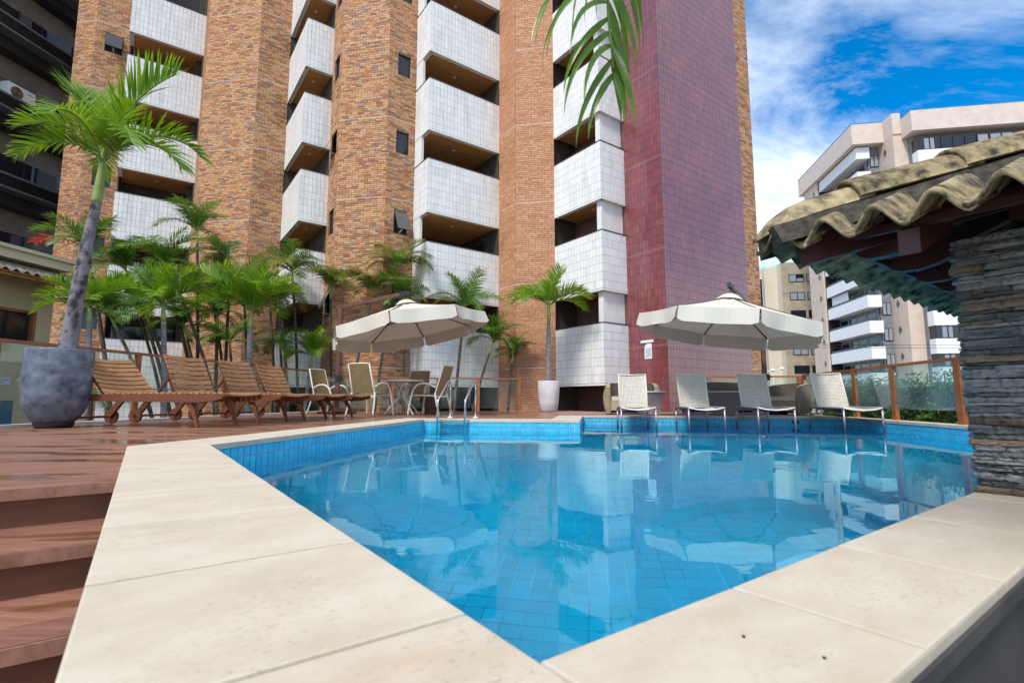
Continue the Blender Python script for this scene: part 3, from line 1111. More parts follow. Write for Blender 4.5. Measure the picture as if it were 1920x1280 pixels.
def red_single(r, c, q, zb, d, nrm, w, h):
    global nred
    if nred >= 298 or zb > 6.5: return False
    c_ = q + d * w / 2
    ang = math.atan2(nrm.y, nrm.x) - math.pi / 2
    inst('red_tile', random.choice(rt_me), apt, (c_.x, c_.y, zb + h / 2), (0, 0, ang), (w, 1, h)); nred += 1
    return True


tiled(rm, RA, RB, 0.0, ZTOP - 0.2, 0.135, 0.27, single=red_single)
tiled(rm, RB, RC, 0.0, ZTOP - 0.2, 0.14, 0.27)
rw.quad((*RA[:2], GZ), (*RB[:2], GZ), (*RB[:2], ZROOF), (*RA[:2], ZROOF))
rw.quad((*RB[:2], GZ), (*RC[:2], GZ), (*RC[:2], ZROOF), (*RB[:2], ZROOF))
rw.quad((12.62, 10.94, GZ), (12.62, 14, GZ), (12.62, 14, ZROOF), (12.62, 10.94, ZROOF))
part('red_wall', rw, M_rgrout, apt)
part('red_tile_field', rm, M_rtile, apt, kind='stuff')
mb = MB()
for k in range(0, 6):
    z = ZB0 + FH * k + 1.2
    d = RB - RA
    mb.obox((12.62, 10.94, z), (0, -1.48, 0), (-0.009, 0, 0), (0, 0, 0.012))
    mb.obox((12.62, 9.46, z), (4.69, 0, 0), (0, -0.009, 0), (0, 0, 0.012))
part('red_joint', mb, surf('red_joint', (0.40, 0.26, 0.26), rough=0.8), apt, kind='stuff')
# roof slab and back so the block is closed
mb = MB()
mb.prism([(-3.29, 27.1), (-2.59, 26.4), (1.26, 26.4), (1.26, 23.41), (2.97, 21.71), (5.14, 21.7), (5.14, 17.68), (6.43, 16.39), (10.5, 16.39), (10.5, 14.2), (11.48, 13.22), (12.62, 13.0), (12.62, 9.46), (18.22, 9.46), (18.22, 27.5), (-3.29, 31)], ZROOF - 0.02, ZROOF + 0.3)
part('roof', mb, M_plaster, apt)
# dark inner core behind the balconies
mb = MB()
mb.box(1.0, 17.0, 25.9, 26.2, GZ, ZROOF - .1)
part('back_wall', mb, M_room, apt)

# balconies
nwhite = [0]


def balcony_column(pts, depth_pts, sides, floors, singles_floor=None):
    """pts: left end, corner(s), right end in plan order seen from outside left to right; depth_pts closes the floor plan"""
    tm = MB(); gm = MB()
    H = PH
    for a, b in zip(pts, pts[1:]):
        d = (b - a).normalized(); nrm = Vector((d.y, -d.x, 0))
        gm.obox((*a[:2], 0.06), b - a, -nrm * 0.12, (0, 0, H - 0.06))
        tiled(tm, a, b, 0.07, H - 0.005, 0.145, 0.27)
    p_me = gm.mesh('balcony', M_wgrout, off=(pts[1].x, pts[1].y, 0))
    t_me = tm.mesh('tile_cladding', M_wtile, off=(pts[1].x, pts[1].y, 0))
    cm = MB(); em = MB()
    for i, (a, b) in enumerate(zip(pts, pts[1:])):
        d = (b - a).normalized(); nrm = Vector((d.y, -d.x, 0))
        cm.obox((*(a + nrm * 0.02)[:2], H), b - a, -nrm * 0.16, (0, 0, 0.025 + 0.002 * i))
        em.obox((*(a + nrm * 0.012)[:2], 0.0), b - a, -nrm * 0.16, (0, 0, 0.06 + 0.002 * i))
    c_me = cm.mesh('cap', M_cap, off=(pts[1].x, pts[1].y, 0))
    e_me = em.mesh('drip_edge', M_plaster, off=(pts[1].x, pts[1].y, 0))
    plan = list(pts) + list(depth_pts)
    cen = sum(plan, Vector()) / len(plan)
    # soffit boards
    tmin, tmax = min(p.x for p in plan), max(p.x for p in plan)
    smin, smax = min(p.y for p in plan), max(p.y for p in plan)
    sb = MB()
    k = 0
    y = smin + 0.10
    while y < smax - 0.02:
        sb.box(tmin + 0.10, tmax - 0.02, y + 0.004, min(y + 0.12, smax) - 0.004, 0.045, 0.058, random.random())
        y += 0.12
    s_me = sb.mesh('soffit', M_soffit, off=(pts[1].x, pts[1].y, 0))
    fm = MB(); fm.box(tmin + 0.09, tmax - 0.01, smin + 0.09, smax, 0.062, 0.20)
    f_me = fm.mesh('floor_slab', M_plaster, off=(pts[1].x, pts[1].y, 0))
    lm = MB(); lm.lathe([(0.0, 0.02), (0.05, 0.02), (0.06, 0.044)], 12, ((tmin + tmax) / 2, smin + 0.9 * min(1, (smax - smin) / 2)))
    l_me = lm.mesh('ceiling_lamp', M_white, True, off=(pts[1].x, pts[1].y, 0))
    for k in floors:
        z = ZB0 + FH * k
        bo = inst('balcony', p_me, apt, (pts[1].x, pts[1].y, z))
        if k == singles_floor and nwhite[0] < 290:
            tmk = MB()
            for a, b in zip(pts, pts[1:]):
                def sg(r, c, q, zb, d, nrm, w, h):
                    if nwhite[0] >= 298: return False
                    c_ = q + d * w / 2 - pts[1]
                    ang = math.atan2(nrm.y, nrm.x) - math.pi / 2
                    o = inst('tile', random.choice(wt_me), bo, (c_.x, c_.y, zb + h / 2), (0, 0, ang), (w, 1, h)); nwhite[0] += 1
                    return True
                tiled(tmk, a, b, 0.07, H - 0.005, 0.145, 0.27, single=sg)
            if tmk.v:
                o = inst('tile_cladding', tmk.mesh('tile_cladding', M_wtile, off=(pts[1].x, pts[1].y, 0)), bo, (0, 0, 0)); o['kind'] = 'stuff'
        else:
            o = inst('tile_cladding', t_me, bo, (0, 0, 0)); o['kind'] = 'stuff'
        inst('cap', c_me, bo, (0, 0, 0))
        inst('drip_edge', e_me, bo, (0, 0, 0))
        inst('floor_slab', f_me, bo, (0, 0, 0))
        o = inst('soffit', s_me, bo, (0, 0, 0)); o['kind'] = 'stuff'
        inst('ceiling_lamp', l_me, bo, (0, 0, 0))


FL = range(0, 6)
# column next to the red corner
balcony_column([V2(11.48, 13.22), V2(11.48, 10.94), V2(12.61, 10.94)], [V2(12.61, 13.22)], None, FL, singles_floor=1)
# between the two middle towers
balcony_column([V2(7.5, 16.38), V2(7.5, 15.28), V2(10.49, 15.28)], [V2(10.49, 18.0), V2(7.5, 18.0)], None, FL, singles_floor=1)
balcony_column([V2(4.14, 21.70), V2(4.14, 18.77), V2(5.13, 18.77)], [V2(5.13, 21.7)], None, FL)
balcony_column([V2(-1.42, 26.39), V2(-1.42, 25.3), V2(1.25, 25.3)], [V2(1.25, 27.2), V2(-1.42, 27.2)], None, FL)

# rooms behind the balconies: side walls, dark glazing
sw = MB(); gd = MB(); fr = MB(); dk = MB()
# col 4: plaster pier on the short side, dark room behind
for k in range(-1, 6):
    z0 = ZB0 + FH * k + (PH - 0.4 if k >= 0 else 1.8); z1 = ZB0 + FH * (k + 1) + 0.05
    if k >= 0:
        sw.box(11.60, 12.60, 11.06, 11.26, z0, z1)
    else:
        pass
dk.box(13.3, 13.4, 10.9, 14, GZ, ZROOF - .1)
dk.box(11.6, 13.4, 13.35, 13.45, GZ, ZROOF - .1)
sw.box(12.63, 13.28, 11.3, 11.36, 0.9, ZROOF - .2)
# col 3
for k in range(0, 6):
    sw.box(7.502, 7.60, 15.85, 16.385, ZB0 + FH * k + PH + 0.03, ZB0 + FH * (k + 1) + 0.04)
sw.quad((7.5, 16.39, GZ), (7.5, 18.0, GZ), (7.5, 18.0, ZROOF), (7.5, 16.39, ZROOF))
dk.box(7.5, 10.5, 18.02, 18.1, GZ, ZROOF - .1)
for k in range(0, 6):
    z = ZB0 + FH * k
    for x in (8.3, 9.35):
        fr.box(x, x + 0.05, 17.9, 18.0, z + 0.2, z + FH - 0.3)
    fr.box(7.6, 10.45, 17.9, 18.0, z + FH - 0.32, z + FH - 0.25)
    for (ga, gb) in ((9.42, 10.42), (7.62, 8.28)):
        g1 = MB(); g1.box(ga, gb, 17.93, 17.97, z + 0.2, z + FH - 0.34); part('glazing', g1, M_dglass, apt)
    fr.obox((10.42, 16.2, z + 0.2), (0, 0.9, 0), (-0.05, 0, 0), (0, 0, FH - 0.6))
    g1 = MB(); g1.obox((10.36, 16.25, z + 0.25), (0, 0.8, 0), (-0.02, 0, 0), (0, 0, FH - 0.7)); part('glazing', g1, M_dglass, apt)
    # col 2 / col 1 glazing
    g1 = MB(); g1.box(1.25 - 2.5, 1.2, 27.22, 27.26, z + 0.2, z + FH - 0.3); part('glazing', g1, M_dglass, apt)
    fr.box(-0.2, -0.14, 27.12, 27.2, z + 0.2, z + FH - 0.3)
sw.quad((-1.42, 26.4, GZ), (-1.42, 27.2, GZ), (-1.42, 27.2, ZROOF), (-1.42, 26.4, ZROOF))
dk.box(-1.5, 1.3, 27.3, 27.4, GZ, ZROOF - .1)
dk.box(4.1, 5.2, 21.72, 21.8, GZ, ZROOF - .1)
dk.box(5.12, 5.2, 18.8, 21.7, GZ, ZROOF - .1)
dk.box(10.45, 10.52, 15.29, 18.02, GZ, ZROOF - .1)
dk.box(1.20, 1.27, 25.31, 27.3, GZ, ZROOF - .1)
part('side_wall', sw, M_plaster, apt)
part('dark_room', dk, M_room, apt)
part('glazing_frame', fr, M_black, apt)

# notice on the red tiles
sg = thing_ts('wall_sign', 'white notice with blue print under a small bar on the red tiled wall', 'sign', 12.6, 10.16, 1.6)
mb = MB()
prof = [(10.30, 1.62), (10.02, 1.62), (10.02, 2.09), (10.18, 2.09), (10.27, 2.05), (10.30, 1.98)]
vs = [(12.604, s_, z_) for s_, z_ in prof] + [(12.594, s_, z_) for s_, z_ in prof]
n = len(prof)
mb.add(vs, [tuple(range(n)), tuple(reversed(range(n, 2 * n)))] + [(i, n + i, n + (i + 1) % n, (i + 1) % n) for i in range(n)])
part('board', mb, M_white, sg)
mb = MB(); mb.box(12.586, 12.603, 9.95, 10.44, 2.12, 2.20); part('top_bar', mb, M_white, sg)
mb = MB()
M_blue = surf('blue_print', (0.03, 0.06, 0.30), rough=0.6)
M_gprint = surf('grey_print', (0.25, 0.28, 0.42), rough=0.6)


def text_ts(body, size, t, s, z, mat_, parent, name='lettering'):
    cu = bpy.data.curves.new('lettering', 'FONT'); cu.body = body; cu.size = size; cu.align_x = 'CENTER'; cu.align_y = 'CENTER'
    cu.extrude = 0.0005
    cu.materials.append(mat_)
    tmp = bpy.data.objects.new(name, cu); col.objects.link(tmp); bpy.context.view_layer.update()
    tm_ = bpy.data.meshes.new_from_object(tmp); bpy.data.objects.remove(tmp); bpy.data.curves.remove(cu)
    o = bpy.data.objects.new(name, tm_); col.objects.link(o); o.parent = parent
    off = ORG[parent]
    o.location = (t - off[0], s - off[1], z - off[2])
    o.rotation_euler = (R(90), 0, R(-90))
    return o


text_ts('ATENÇÃO', 0.055, 12.5932, 10.16, 1.925, M_blue, sg)
mb.box(12.5930, 12.5938, 10.05, 10.26, 1.855, 1.885)
for i, zz_ in enumerate((1.82, 1.79, 1.765, 1.74, 1.715, 1.675)):
    mb.box(12.5930, 12.5938, 10.05, 10.265 if i != 3 else 10.22, zz_, zz_ + (0.012 if i < 5 else 0.02))
part('small_print', mb, M_gprint, sg)

# tiled plinth under the leftmost balcony column
gm = MB(); gm.box(-1.42, 1.25, 25.32, 25.44, GZ, 0.78); part('plinth', gm, M_wgrout, apt)
gm = MB(); tiled(gm, V2(-1.42, 25.32), V2(1.25, 25.32), GZ, 0.77, 0.145, 0.27); part('plinth_tile', gm, M_wtile, apt, kind='stuff')

# ------------------------------------------------------------------ neighbouring buildings
RZC = R(-9)          # frame whose x runs along D and y along C


def cdw(o, x, y):
    return Vector((o[0] + x * math.cos(RZC) - y * math.sin(RZC), o[1] + x * math.sin(RZC) + y * math.cos(RZC), 0))


# dark building at the left edge
M_spandrel = surf('spandrel_tile', (0.15, 0.122, 0.092), (0.20, 0.165, 0.13), scale=3, rough=0.5, tint=0.12)
M_granite = surf('granite', (0.04, 0.045, 0.055), (0.22, 0.23, 0.25), scale=38, lo=0.4, hi=0.62, rough=0.4)
M_curtain = surf('curtain', (0.07, 0.075, 0.09), (0.11, 0.115, 0.13), scale=2, stretch=(1, 14, 0.2), rough=0.8)
M_louvre = surf('louvre', (0.02, 0.021, 0.024), rough=0.5)
LB = thing('neighbour_building', 'dark apartment block with granite ledges and ribbon windows at the left edge', 'apartment building', (-21.3, 21.0, GZ), RZC, None, (0, 0, GZ))
led = MB(); spb = MB(); lou = MB(); frm = MB(); rec = MB()
FHL = 3.40
Y0, Y1 = -7.0, 9.0
rec.box(-3.0, -1.35, Y0, Y1, GZ, 26.5)
part('wall', rec, M_dark, LB)
for k in range(-1, 6):
    zL = 13.30 + FHL * (k - 2)
    if zL < 0.5: continue
    m_ = MB()
    m_.box(-0.06, 0.0, Y0, Y1, zL - 0.09, zL); m_.box(-1.3, -0.06, Y0, Y1, zL - 0.06, zL - 0.004)
    m_.box(-0.06, 0.0, Y0, Y1, zL - 0.66, zL - 0.57); m_.box(-1.3, -0.06, Y0, Y1, zL - 0.654, zL - 0.60)
    part('ledge', m_, M_granite, LB)
    lm_ = MB()
    for j in range(7):
        z = zL - 0.555 + j * 0.067
        lm_.obox((-0.045, Y0, z), (0.03, 0, 0.035), (0, Y1 - Y0, 0), (-0.004, 0, 0.008))
    lm_.box(-0.10, -0.09, Y0, Y1, zL - 0.57, zL - 0.09)
    part('louvre', lm_, M_louvre, LB, kind='stuff')
    # window band
    wb = MB(); wb.box(-1.30, -1.25, Y0, Y1, zL, zL + 1.22)
    wo_ = part('window', wb, M_dglass, LB)
    fb = MB(); cb = MB()
    y = Y0 + 0.3 * (k % 3)
    while y < Y1 - 0.5:
        fb.box(-1.25, -1.18, y, y + 0.05, zL, zL + 1.22)
        if random.random() < 0.55:
            cb = MB(); cb.box(-1.249, -1.235, y + 0.06, y + random.uniform(0.5, 0.95), zL, zL + 1.2); part('curtain', cb, M_curtain, wo_)
        y += random.choice((1.0, 1.5, 0.55))
    part('mullion', fb, M_black, wo_)
    sp_ = MB()
    sp_.box(-1.33, -1.245, Y0, Y1, zL + 1.225, zL + 2.20)
    part('spandrel', sp_, surf('spandrel_grout', (0.24, 0.215, 0.185), rough=0.9), LB)
    n_y = int((Y1 - Y0) / 0.145)
    for i in range(n_y):
        for j in range(6):
            spb.box(-1.246, -1.235, Y0 + i * 0.145 + 0.012, Y0 + (i + 1) * 0.145 - 0.012, zL + 1.24 + j * 0.16, zL + 1.24 + (j + 1) * 0.16 - 0.024, random.random())
    sf = MB(); sf.box(-1.3, -0.6, Y0, Y1, zL + 2.21, zL + 2.72); part('soffit', sf, M_louvre, LB)
part('spandrel_tile', spb, M_spandrel, LB, kind='stuff')
# air conditioner standing on the ledge
ac_o = cdw((-21.3, 21.0), -0.42, -0.15)
ac = thing('air_conditioner', 'white air conditioning unit standing on a granite ledge of the dark building', 'air conditioner', (ac_o.x, ac_o.y, 13.297), RZC)
mb = MB(); mb.box(-0.2, 0.2, -0.55, 0.55, 0.0, 0.66); part('case', mb, M_white, ac)
mb = MB(); mb.tube([(0.2, -0.18, 0.33), (0.215, -0.18, 0.33)], 0.25, 24); part('fan_recess', mb, M_dark, ac)
mb = MB()
for k in range(6):
    r = 0.04 + 0.04 * k
    pts = [(0.222, -0.18 + r * math.cos(a * math.pi / 10), 0.33 + r * math.sin(a * math.pi / 10)) for a in range(21)]
    mb.tube(pts, 0.008, 4, False)
part('fan_grille', mb, surf('grille', (0.35, 0.25, 0.18), rough=0.5), ac)
mb = MB(); mb.box(0.2, 0.204, 0.26, 0.44, 0.50, 0.53); part('badge', mb, M_louvre, ac)

# beige annex with a strip of tiles at the left
AX = thing('beige_annex', 'beige rendered annex with a dark window and grey roof tiles behind the left fence', 'building', (-11.3, 11.2, GZ), RZC, None, (0, 0, GZ))
mb = MB()
mb.box(-0.3, 0, -7, -3.2, GZ, 3.3); mb.box(-0.3, 0, -3.2, 0.62, GZ, 1.66); mb.box(-0.3, 0, -3.2, 0.62, 2.42, 3.3); mb.box(-0.3, 0, 0.62, 0.95, GZ, 3.3)
mb.box(-3.0, -0.3, 0.65, 0.95, GZ, 3.3)
part('wall', mb, M_beige, AX)
mb = MB(); mb.box(-3.0, 0.35, -7, 1.05, 3.46, 3.66); mb.box(-3.0, 0.42, -7, 1.1, 3.66, 3.74); part('parapet', mb, surf('moulding', (0.56, 0.47, 0.34), rough=0.9), AX)
mb = MB()
for (a, b_, c, d) in ((-3.2, 0.62, 1.66, 1.72), (-3.2, 0.62, 2.36, 2.42), (0.56, 0.62, 1.72, 2.36)):
    mb.box(-0.24, -0.02, a, b_, c, d)
wf = part('window', mb, M_rail, AX)
mb = MB(); mb.box(-0.16, -0.13, -3.2, 0.56, 1.72, 2.36); part('pane', mb, M_dglass, wf)
tm = MB()
N = 10
for k in range(N + 1):
    y = -0.105 + 0.21 * k / N
tile_prof = [(-0.105 + 0.21 * k / N, 0.035 * math.cos((k / N - 0.5) * 2 * math.pi)) for k in range(N + 1)]
vs = []
for x, z in ((0.0, 0.0), (0.42, -0.17)):
    vs += [(x, y, z + h) for y, h in tile_prof]
for x, z in ((0.0, -0.014), (0.42, -0.184)):
    vs += [(x, y, z + h) for y, h in tile_prof]
n = N + 1
fs = []
for k in range(N):
    fs.append((k, n + k, n + k + 1, k + 1)); fs.append((2 * n + k, 2 * n + k + 1, 3 * n + k + 1, 3 * n + k)); fs.append((n + k, 3 * n + k, 3 * n + k + 1, n + k + 1))
tm.add(vs, fs)
gt_me = tm.mesh('roof_tile', M_roofg, True)
for i in range(24):
    y = 1.15 - i * 0.205
    inst('roof_tile', gt_me, AX, (0.02, y, 3.44)); inst('roof_tile', gt_me, AX, (0.38, y, 3.285))
mb = MB(); mb.obox((0.02, -7, 3.36), (0.74, 0, -0.30), (0, 8.25, 0), (0, 0, 0.03)); mb.box(0.66, 0.72, -7, 1.25, 3.0, 3.09); part('eave_board', mb, M_rail, AX)
mb = MB(); mb.box(0.0, 0.02, -2.9, 0.30, -0.6, 0.35); part('blue_panel', mb, surf('blue_panel', (0.05, 0.15, 0.22), rough=0.4), AX)

# beige office block far behind
M_sand = surf('sandstone', (0.31, 0.26, 0.175), (0.45, 0.385, 0.28), scale=0.9, detail=8, rough=0.9)
M_sand_lit = surf('lit_sandstone', (0.60, 0.53, 0.40), (0.66, 0.59, 0.46), scale=0.6, rough=0.9)  # paler copy of the front stone: sunlight on the left side put into colour
OBo = (43.4, 80.0)
OB = thing('office_block', 'beige stone block with rows of paired dark windows behind the right parasol', 'building', (43.4, 80.0, GZ), RZC, None, (0, 0, GZ))
mb = MB(); mb.box(0, 10.5, 0, 14, GZ, 22.3); part('front_wall', mb, M_sand, OB)
mb = MB(); mb.obox((0, 0.0, GZ), (0, 12, 0), (-0.006, 0, 0), (0, 0, 23.4)); mb.box(-2.0, -0.01, 1.8, 8, GZ, 22.0); part('side_wall', mb, M_sand_lit, OB)
mb = MB(); mb.box(-4.6, -2.0, 2.8, 8, GZ, 20.5); part('stair_wall', mb, M_plaster, OB)
mb = MB(); mb.box(-3.9, -2.1, 2.7, 2.8, GZ, 20.3); part('stair_glazing', mb, M_dglass, OB)
for k in range(9):
    z = 19.0 - k * 2.93
    if z < 0: break
    for x in (1.1, 3.75):
        f = MB()
        f.box(x, x + 2.25, -0.05, 0.02, z, z + 0.09); f.box(x, x + 2.25, -0.05, 0.02, z + 1.2, z + 1.29)
        f.box(x, x + 0.08, -0.05, 0.02, z + .09, z + 1.2); f.box(x + 2.17, x + 2.25, -0.05, 0.02, z + .09, z + 1.2); f.box(x + 1.1, x + 1.17, -0.05, 0.02, z + .09, z + 1.2)
        w_ = part('window', f, M_black, OB)
        g = MB(); g.box(x + .08, x + 2.17, -0.03, -0.01, z + .09, z + 1.2)
        part('pane', g, M_dglass, w_)
        if k < 5 and k != 2:
            for q in (0.12, 1.2):
                g = MB(); g.box(x + q, x + q + 0.95, -0.036, -0.031, z + 0.1, z + (1.18 if random.random() < .7 else .6))
                part('blind', g, surf('blind', (0.28, 0.30, 0.34), rough=0.7) if 'blind' not in bpy.data.materials else bpy.data.materials['blind'], w_)

# white balconied block at the right
M_pink = surf('pink_tile_wall', (0.60, 0.47, 0.37), (0.68, 0.55, 0.44), scale=1.5, rough=0.8)
M_pink2 = surf('band_tile', (0.62, 0.50, 0.43), (0.70, 0.58, 0.50), scale=1.5, rough=0.8)
M_greyt = surf('grey_tile_wall', (0.16, 0.17, 0.19), (0.24, 0.25, 0.27), scale=3, rough=0.7)
M_pwhite = surf('balcony_white', (0.80, 0.79, 0.80), (0.84, 0.83, 0.83), scale=2, rough=0.7)
WB = thing('white_balcony_block', 'pink and white apartment block with stacked white balconies seen beyond the slate pillar', 'apartment building', (40.65, 57.0, GZ), RZC, None, (0, 0, GZ))
mb = MB()
mb.box(-0.25, 0.0, 10.1, 14.2, GZ, 30.4)           # far left pier
mb.box(2.75, 4.2, -2.33, 12, GZ, 30.4)           # diamond pier
part('pier', mb, M_pink, WB)
mb = MB(); mb.box(1.35, 2.75, 0.6, 12, GZ, 30.4); part('grey_wall', mb, M_greyt, WB)
mb = MB(); mb.box(1.4, 1.5, 0.6, 10.1, GZ, 30.4); mb.box(0.0, 1.4, 9.9, 10.09, GZ, 30.4); part('recess_wall', mb, M_dark, WB)
mb = MB(); mb.box(4.2, 26, -2.9, 12, GZ, 29.5); part('front_wall', mb, M_greyt, WB)
mb = MB()
mb.box(-0.6, 2.74, -0.6, 15.2, 30.05, 32.5)
mb.box(2.745, 3.6, -2.45, 12, 30.05, 32.5)
mb.box(3.61, 26, -4.3, 12, 29.4, 31.7)
part('roof_band', mb, M_pink2, WB)
mb = MB(); mb.box(-0.62, 2.75, -0.62, 15.2, 32.51, 32.6); mb.box(3.6, 26, -4.32, 12, 31.71, 31.8); part('roof_flashing', mb, surf('blue_flashing', (0.03, 0.22, 0.45), rough=0.5), WB)
for k in range(-3, 7):
    z = 10.8 + 2.95 * k
    if z < -0.5: continue
    b_ = MB()
    b_.box(0.0, 0.12, 0.0, 9.9, z, z + 1.38); b_.box(0.12, 1.45, 0.0, 0.12, z, z + 1.38)
    b_.box(0.12, 1.35, 0.12, 9.9, z + 0.02, z + 0.2)
    bo = part('balcony', b_, M_pwhite, WB)
    r_ = MB(); r_.box(0.02, 0.06, 0.02, 9.9, z + 1.62, z + 1.66); r_.box(0.06, 1.4, 0.03, 0.07, z + 1.62, z + 1.66)
    for q in range(8): r_.box(0.02, 0.06, 0.05 + q * 1.38, 0.09 + q * 1.38, z + 1.38, z + 1.62)
    part('railing', r_, M_black, bo)
    g = MB(); g.box(0.035, 0.045, 0.1, 9.8, z + 1.4, z + 1.6); part('glass_strip', g, M_dglass, bo)
    for q in range(4):
        g = MB(); g.box(1.34, 1.39, 1.2 + q * 2.2, 3.0 + q * 2.2, z + 0.2, z + 2.6); part('glazing', g, M_dglass, WB)
    if k in (0, 2): 
        g = MB(); g.box(0.2, 0.25, 4.8, 9.0, z + 1.5, z + 2.75); part('blind', g, surf('white_blind', (0.6, 0.62, 0.64), rough=0.7) if 'white_blind' not in bpy.data.materials else bpy.data.materials['white_blind'], bo)
    # window strip of the grey wall
    f = MB(); f.box(1.7, 2.6, 0.52, 0.6, z - 0.9, z + 0.55); f.box(2.12, 2.18, 0.5, 0.52, z - .85, z + .5)
    w_ = part('window', f, M_black, WB)
    g = MB(); g.box(1.76, 2.1, 0.50, 0.515, z - .82, z + .48); g.box(2.2, 2.54, 0.50, 0.515, z - .82, z + .48); part('pane', g, bpy.data.materials['blind'], w_)
    # diamonds on the piers
    for (x, y, ax) in ((2.74, -0.7, 'y'), (-0.26, 11.0, 'y')):
        d = MB(); h = 0.42; zc = z + 0.2
        if ax == 'y': pts = [(x, y - 0.3, zc), (x, y, zc - h), (x, y + 0.3, zc), (x, y, zc + h)]; off = (-0.06, 0, 0)
        else: pts = [(x - 0.3, y, zc), (x, y, zc - h), (x + 0.3, y, zc), (x, y, zc + h)]; off = (0, -0.06, 0)
        v2_ = [tuple(Vector(p) + Vector(off)) for p in pts]
        d.add(pts + v2_, [(0, 1, 2, 3), (7, 6, 5, 4)] + [(i, 4 + i, 4 + (i + 1) % 4, (i + 1) % 4) for i in range(4)])
        part('diamond', d, M_granite, WB)
    # white front bays at the right
    if k == 6: continue
    b_ = MB(); b_.box(4.22, 26, -3.9, -2.91, z + 0.2, z + 1.75); bo = part('balcony', b_, M_pwhite, WB)
    f = MB(); f.box(4.3, 25.9, -3.75, -2.92, z + 1.76, z + 3.14)
    w_ = part('window', f, M_dglass, WB)
    g = MB(); x = 4.3
    while x < 25:
        g.box(x, x + 0.1, -3.82, -3.75, z + 1.76, z + 3.14)
        x += 1.15
    part('mullion', g, M_black, w_)
    for x in (5.0, 10.2, 11.4, 12.5, 14.8, 16.0):
        g = MB(); g.box(x, x + 0.95, -3.765, -3.752, z + 1.9, z + 3.1); part('blind', g, bpy.data.materials['blind'], w_)

# street lamp and cables
sx_ = Vector((20.6, 40.0, 0))
sl_ = thing('street_lamp', 'white street lamp with three heads in a row behind the fence', 'street lamp', (20.6, 40, GZ))
mb = MB(); mb.tube([(0, 0, 0), (0, 0, 3.6)], [0.07, 0.05], 8); part('pole', mb, M_white, sl_)
mb = MB(); mb.tube([(-0.75, 0, 3.62), (0.75, 0, 3.85)], 0.03, 6); part('arm', mb, M_white, sl_)
for x in (-0.72, 0.0, 0.72):
    mb = MB(); z = 3.74 + x * .15
    mb.lathe([(0.0, z + 0.16), (0.14, z + .1), (0.19, z), (0.15, z - 0.08), (0, z - 0.1)], 12, (x, 0)); part('lamp_head', mb, M_white, sl_, True)
for i, (z, dz) in enumerate(((5.05, 0.0), (4.75, 0.1))):
    mb = MB()
    pts = [(14 + k * 3.0, 44, z + dz * k / 10 + 0.25 * ((k - 8) / 8) ** 2) for k in range(17)]
    mb.tube(pts, 0.018, 4)
    o = part('power_cable', mb, M_louvre)
    tag(o, ('upper' if i == 0 else 'lower') + ' thin dark power cable crossing in front of the far buildings', 'cable', 'power cables above the street')

# ------------------------------------------------------------------ glass fences
def fence(label, a, b, h, posts, glass, glow=0.18, curb=False, post_w=0.09, group=None, z0=0.0):
    a, b = Vector((*a, 0)), Vector((*b, 0))
    d = b - a; Ls = d.length; d.normalize()
    rz = math.atan2(d.y, d.x)
    th_ = thing('glass_fence', label, 'fence', a, rz, group)
    mb = MB(); mb.box(-0.04, Ls + 0.04, -0.035, 0.035, h - 0.045, h); part('handrail', mb, M_rail, th_)
    xs_ = [p * Ls for p in posts]
    for x in xs_:
        mb = MB(); mb.box(x - post_w / 2, x + post_w / 2, -0.033, 0.033, z0, h - 0.047)
        p_ = part('post', mb, M_rail, th_)
        mb = MB()
        for zz_ in (0.3, 0.8): mb.box(x - post_w / 2 - 0.012, x + post_w / 2 + 0.012, -0.015, 0.015, h * zz_, h * zz_ + 0.05)
        part('clip', mb, M_steel, p_)
    ed = [0.0] + xs_ + [Ls] if xs_[0] > 0.01 else xs_ + ([Ls] if xs_[-1] < Ls - .01 else [])
    for x0, x1 in zip(ed, ed[1:]):
        if x1 - x0 < 0.2: continue
        mb = MB(); mb.box(x0 + post_w / 2 + 0.004, x1 - post_w / 2 - 0.004, -0.005, 0.005, glow, h - 0.05)
        part('glass_panel', mb, glass, th_)
    if curb:
        mb = MB(); mb.box(-0.05, Ls + 0.05, -0.12, 0.06, -0.11, 0.025); part('kerb', mb, M_white, th_)
    return th_


LF0, LF1 = (-8.33, -0.55), (-5.80, 15.45)
fl = fence('long wood and glass fence along the left side of the deck behind the wooden loungers', LF0, LF1, 1.22,
           [0.05, 0.19, 0.33, 0.47, 0.608, 0.745, 0.882], M_glassf, 0.22, True)
fb_ = fence('wood and glass fence behind the round table and the pool ladder', (-5.78, 15.5), (0.28, 16.62), 1.06,
            [0.0, 0.34, 0.565, 0.775, 0.992], M_glassf, 0.1)
mb = MB(); mb.box(8.62, 8.82, 0.0, 0.004, 0.46, 0.56)
nt_ = thing('notice_plate', 'small pale blue notice stuck on the left glass fence beside the dark planter', 'sign', (-7.09, 7.02, 0.58), R(81))
mb = MB(); mb.box(-0.13, 0.13, -0.016, -0.007, 0, 0.10); part('plate', mb, surf('pale_blue', (0.45, 0.58, 0.68), rough=0.5), nt_)
mb = MB()
for k in range(2):
    mb.box(-0.11, 0.11 - 0.06 * k, -0.018, -0.0165, 0.025 + (1 - k) * 0.035, 0.04 + (1 - k) * 0.035)
part('print_line', mb, M_gprint, nt_)
fr_ = fence('low wood and hazy glass fence in front of the hedge at the right', (7.70, 13.4), (6.42, 5.3), 1.02, [0.0, 0.32, 0.491, 0.70, 0.9], M_glassr, 0.2, post_w=0.13)
fc_ = fence('short dark railed glass fence behind the wicker sofas', (4.86, 13.9), (7.66, 13.45), 1.0, [0.0, 0.5, 0.98], M_glassf, 0.12)

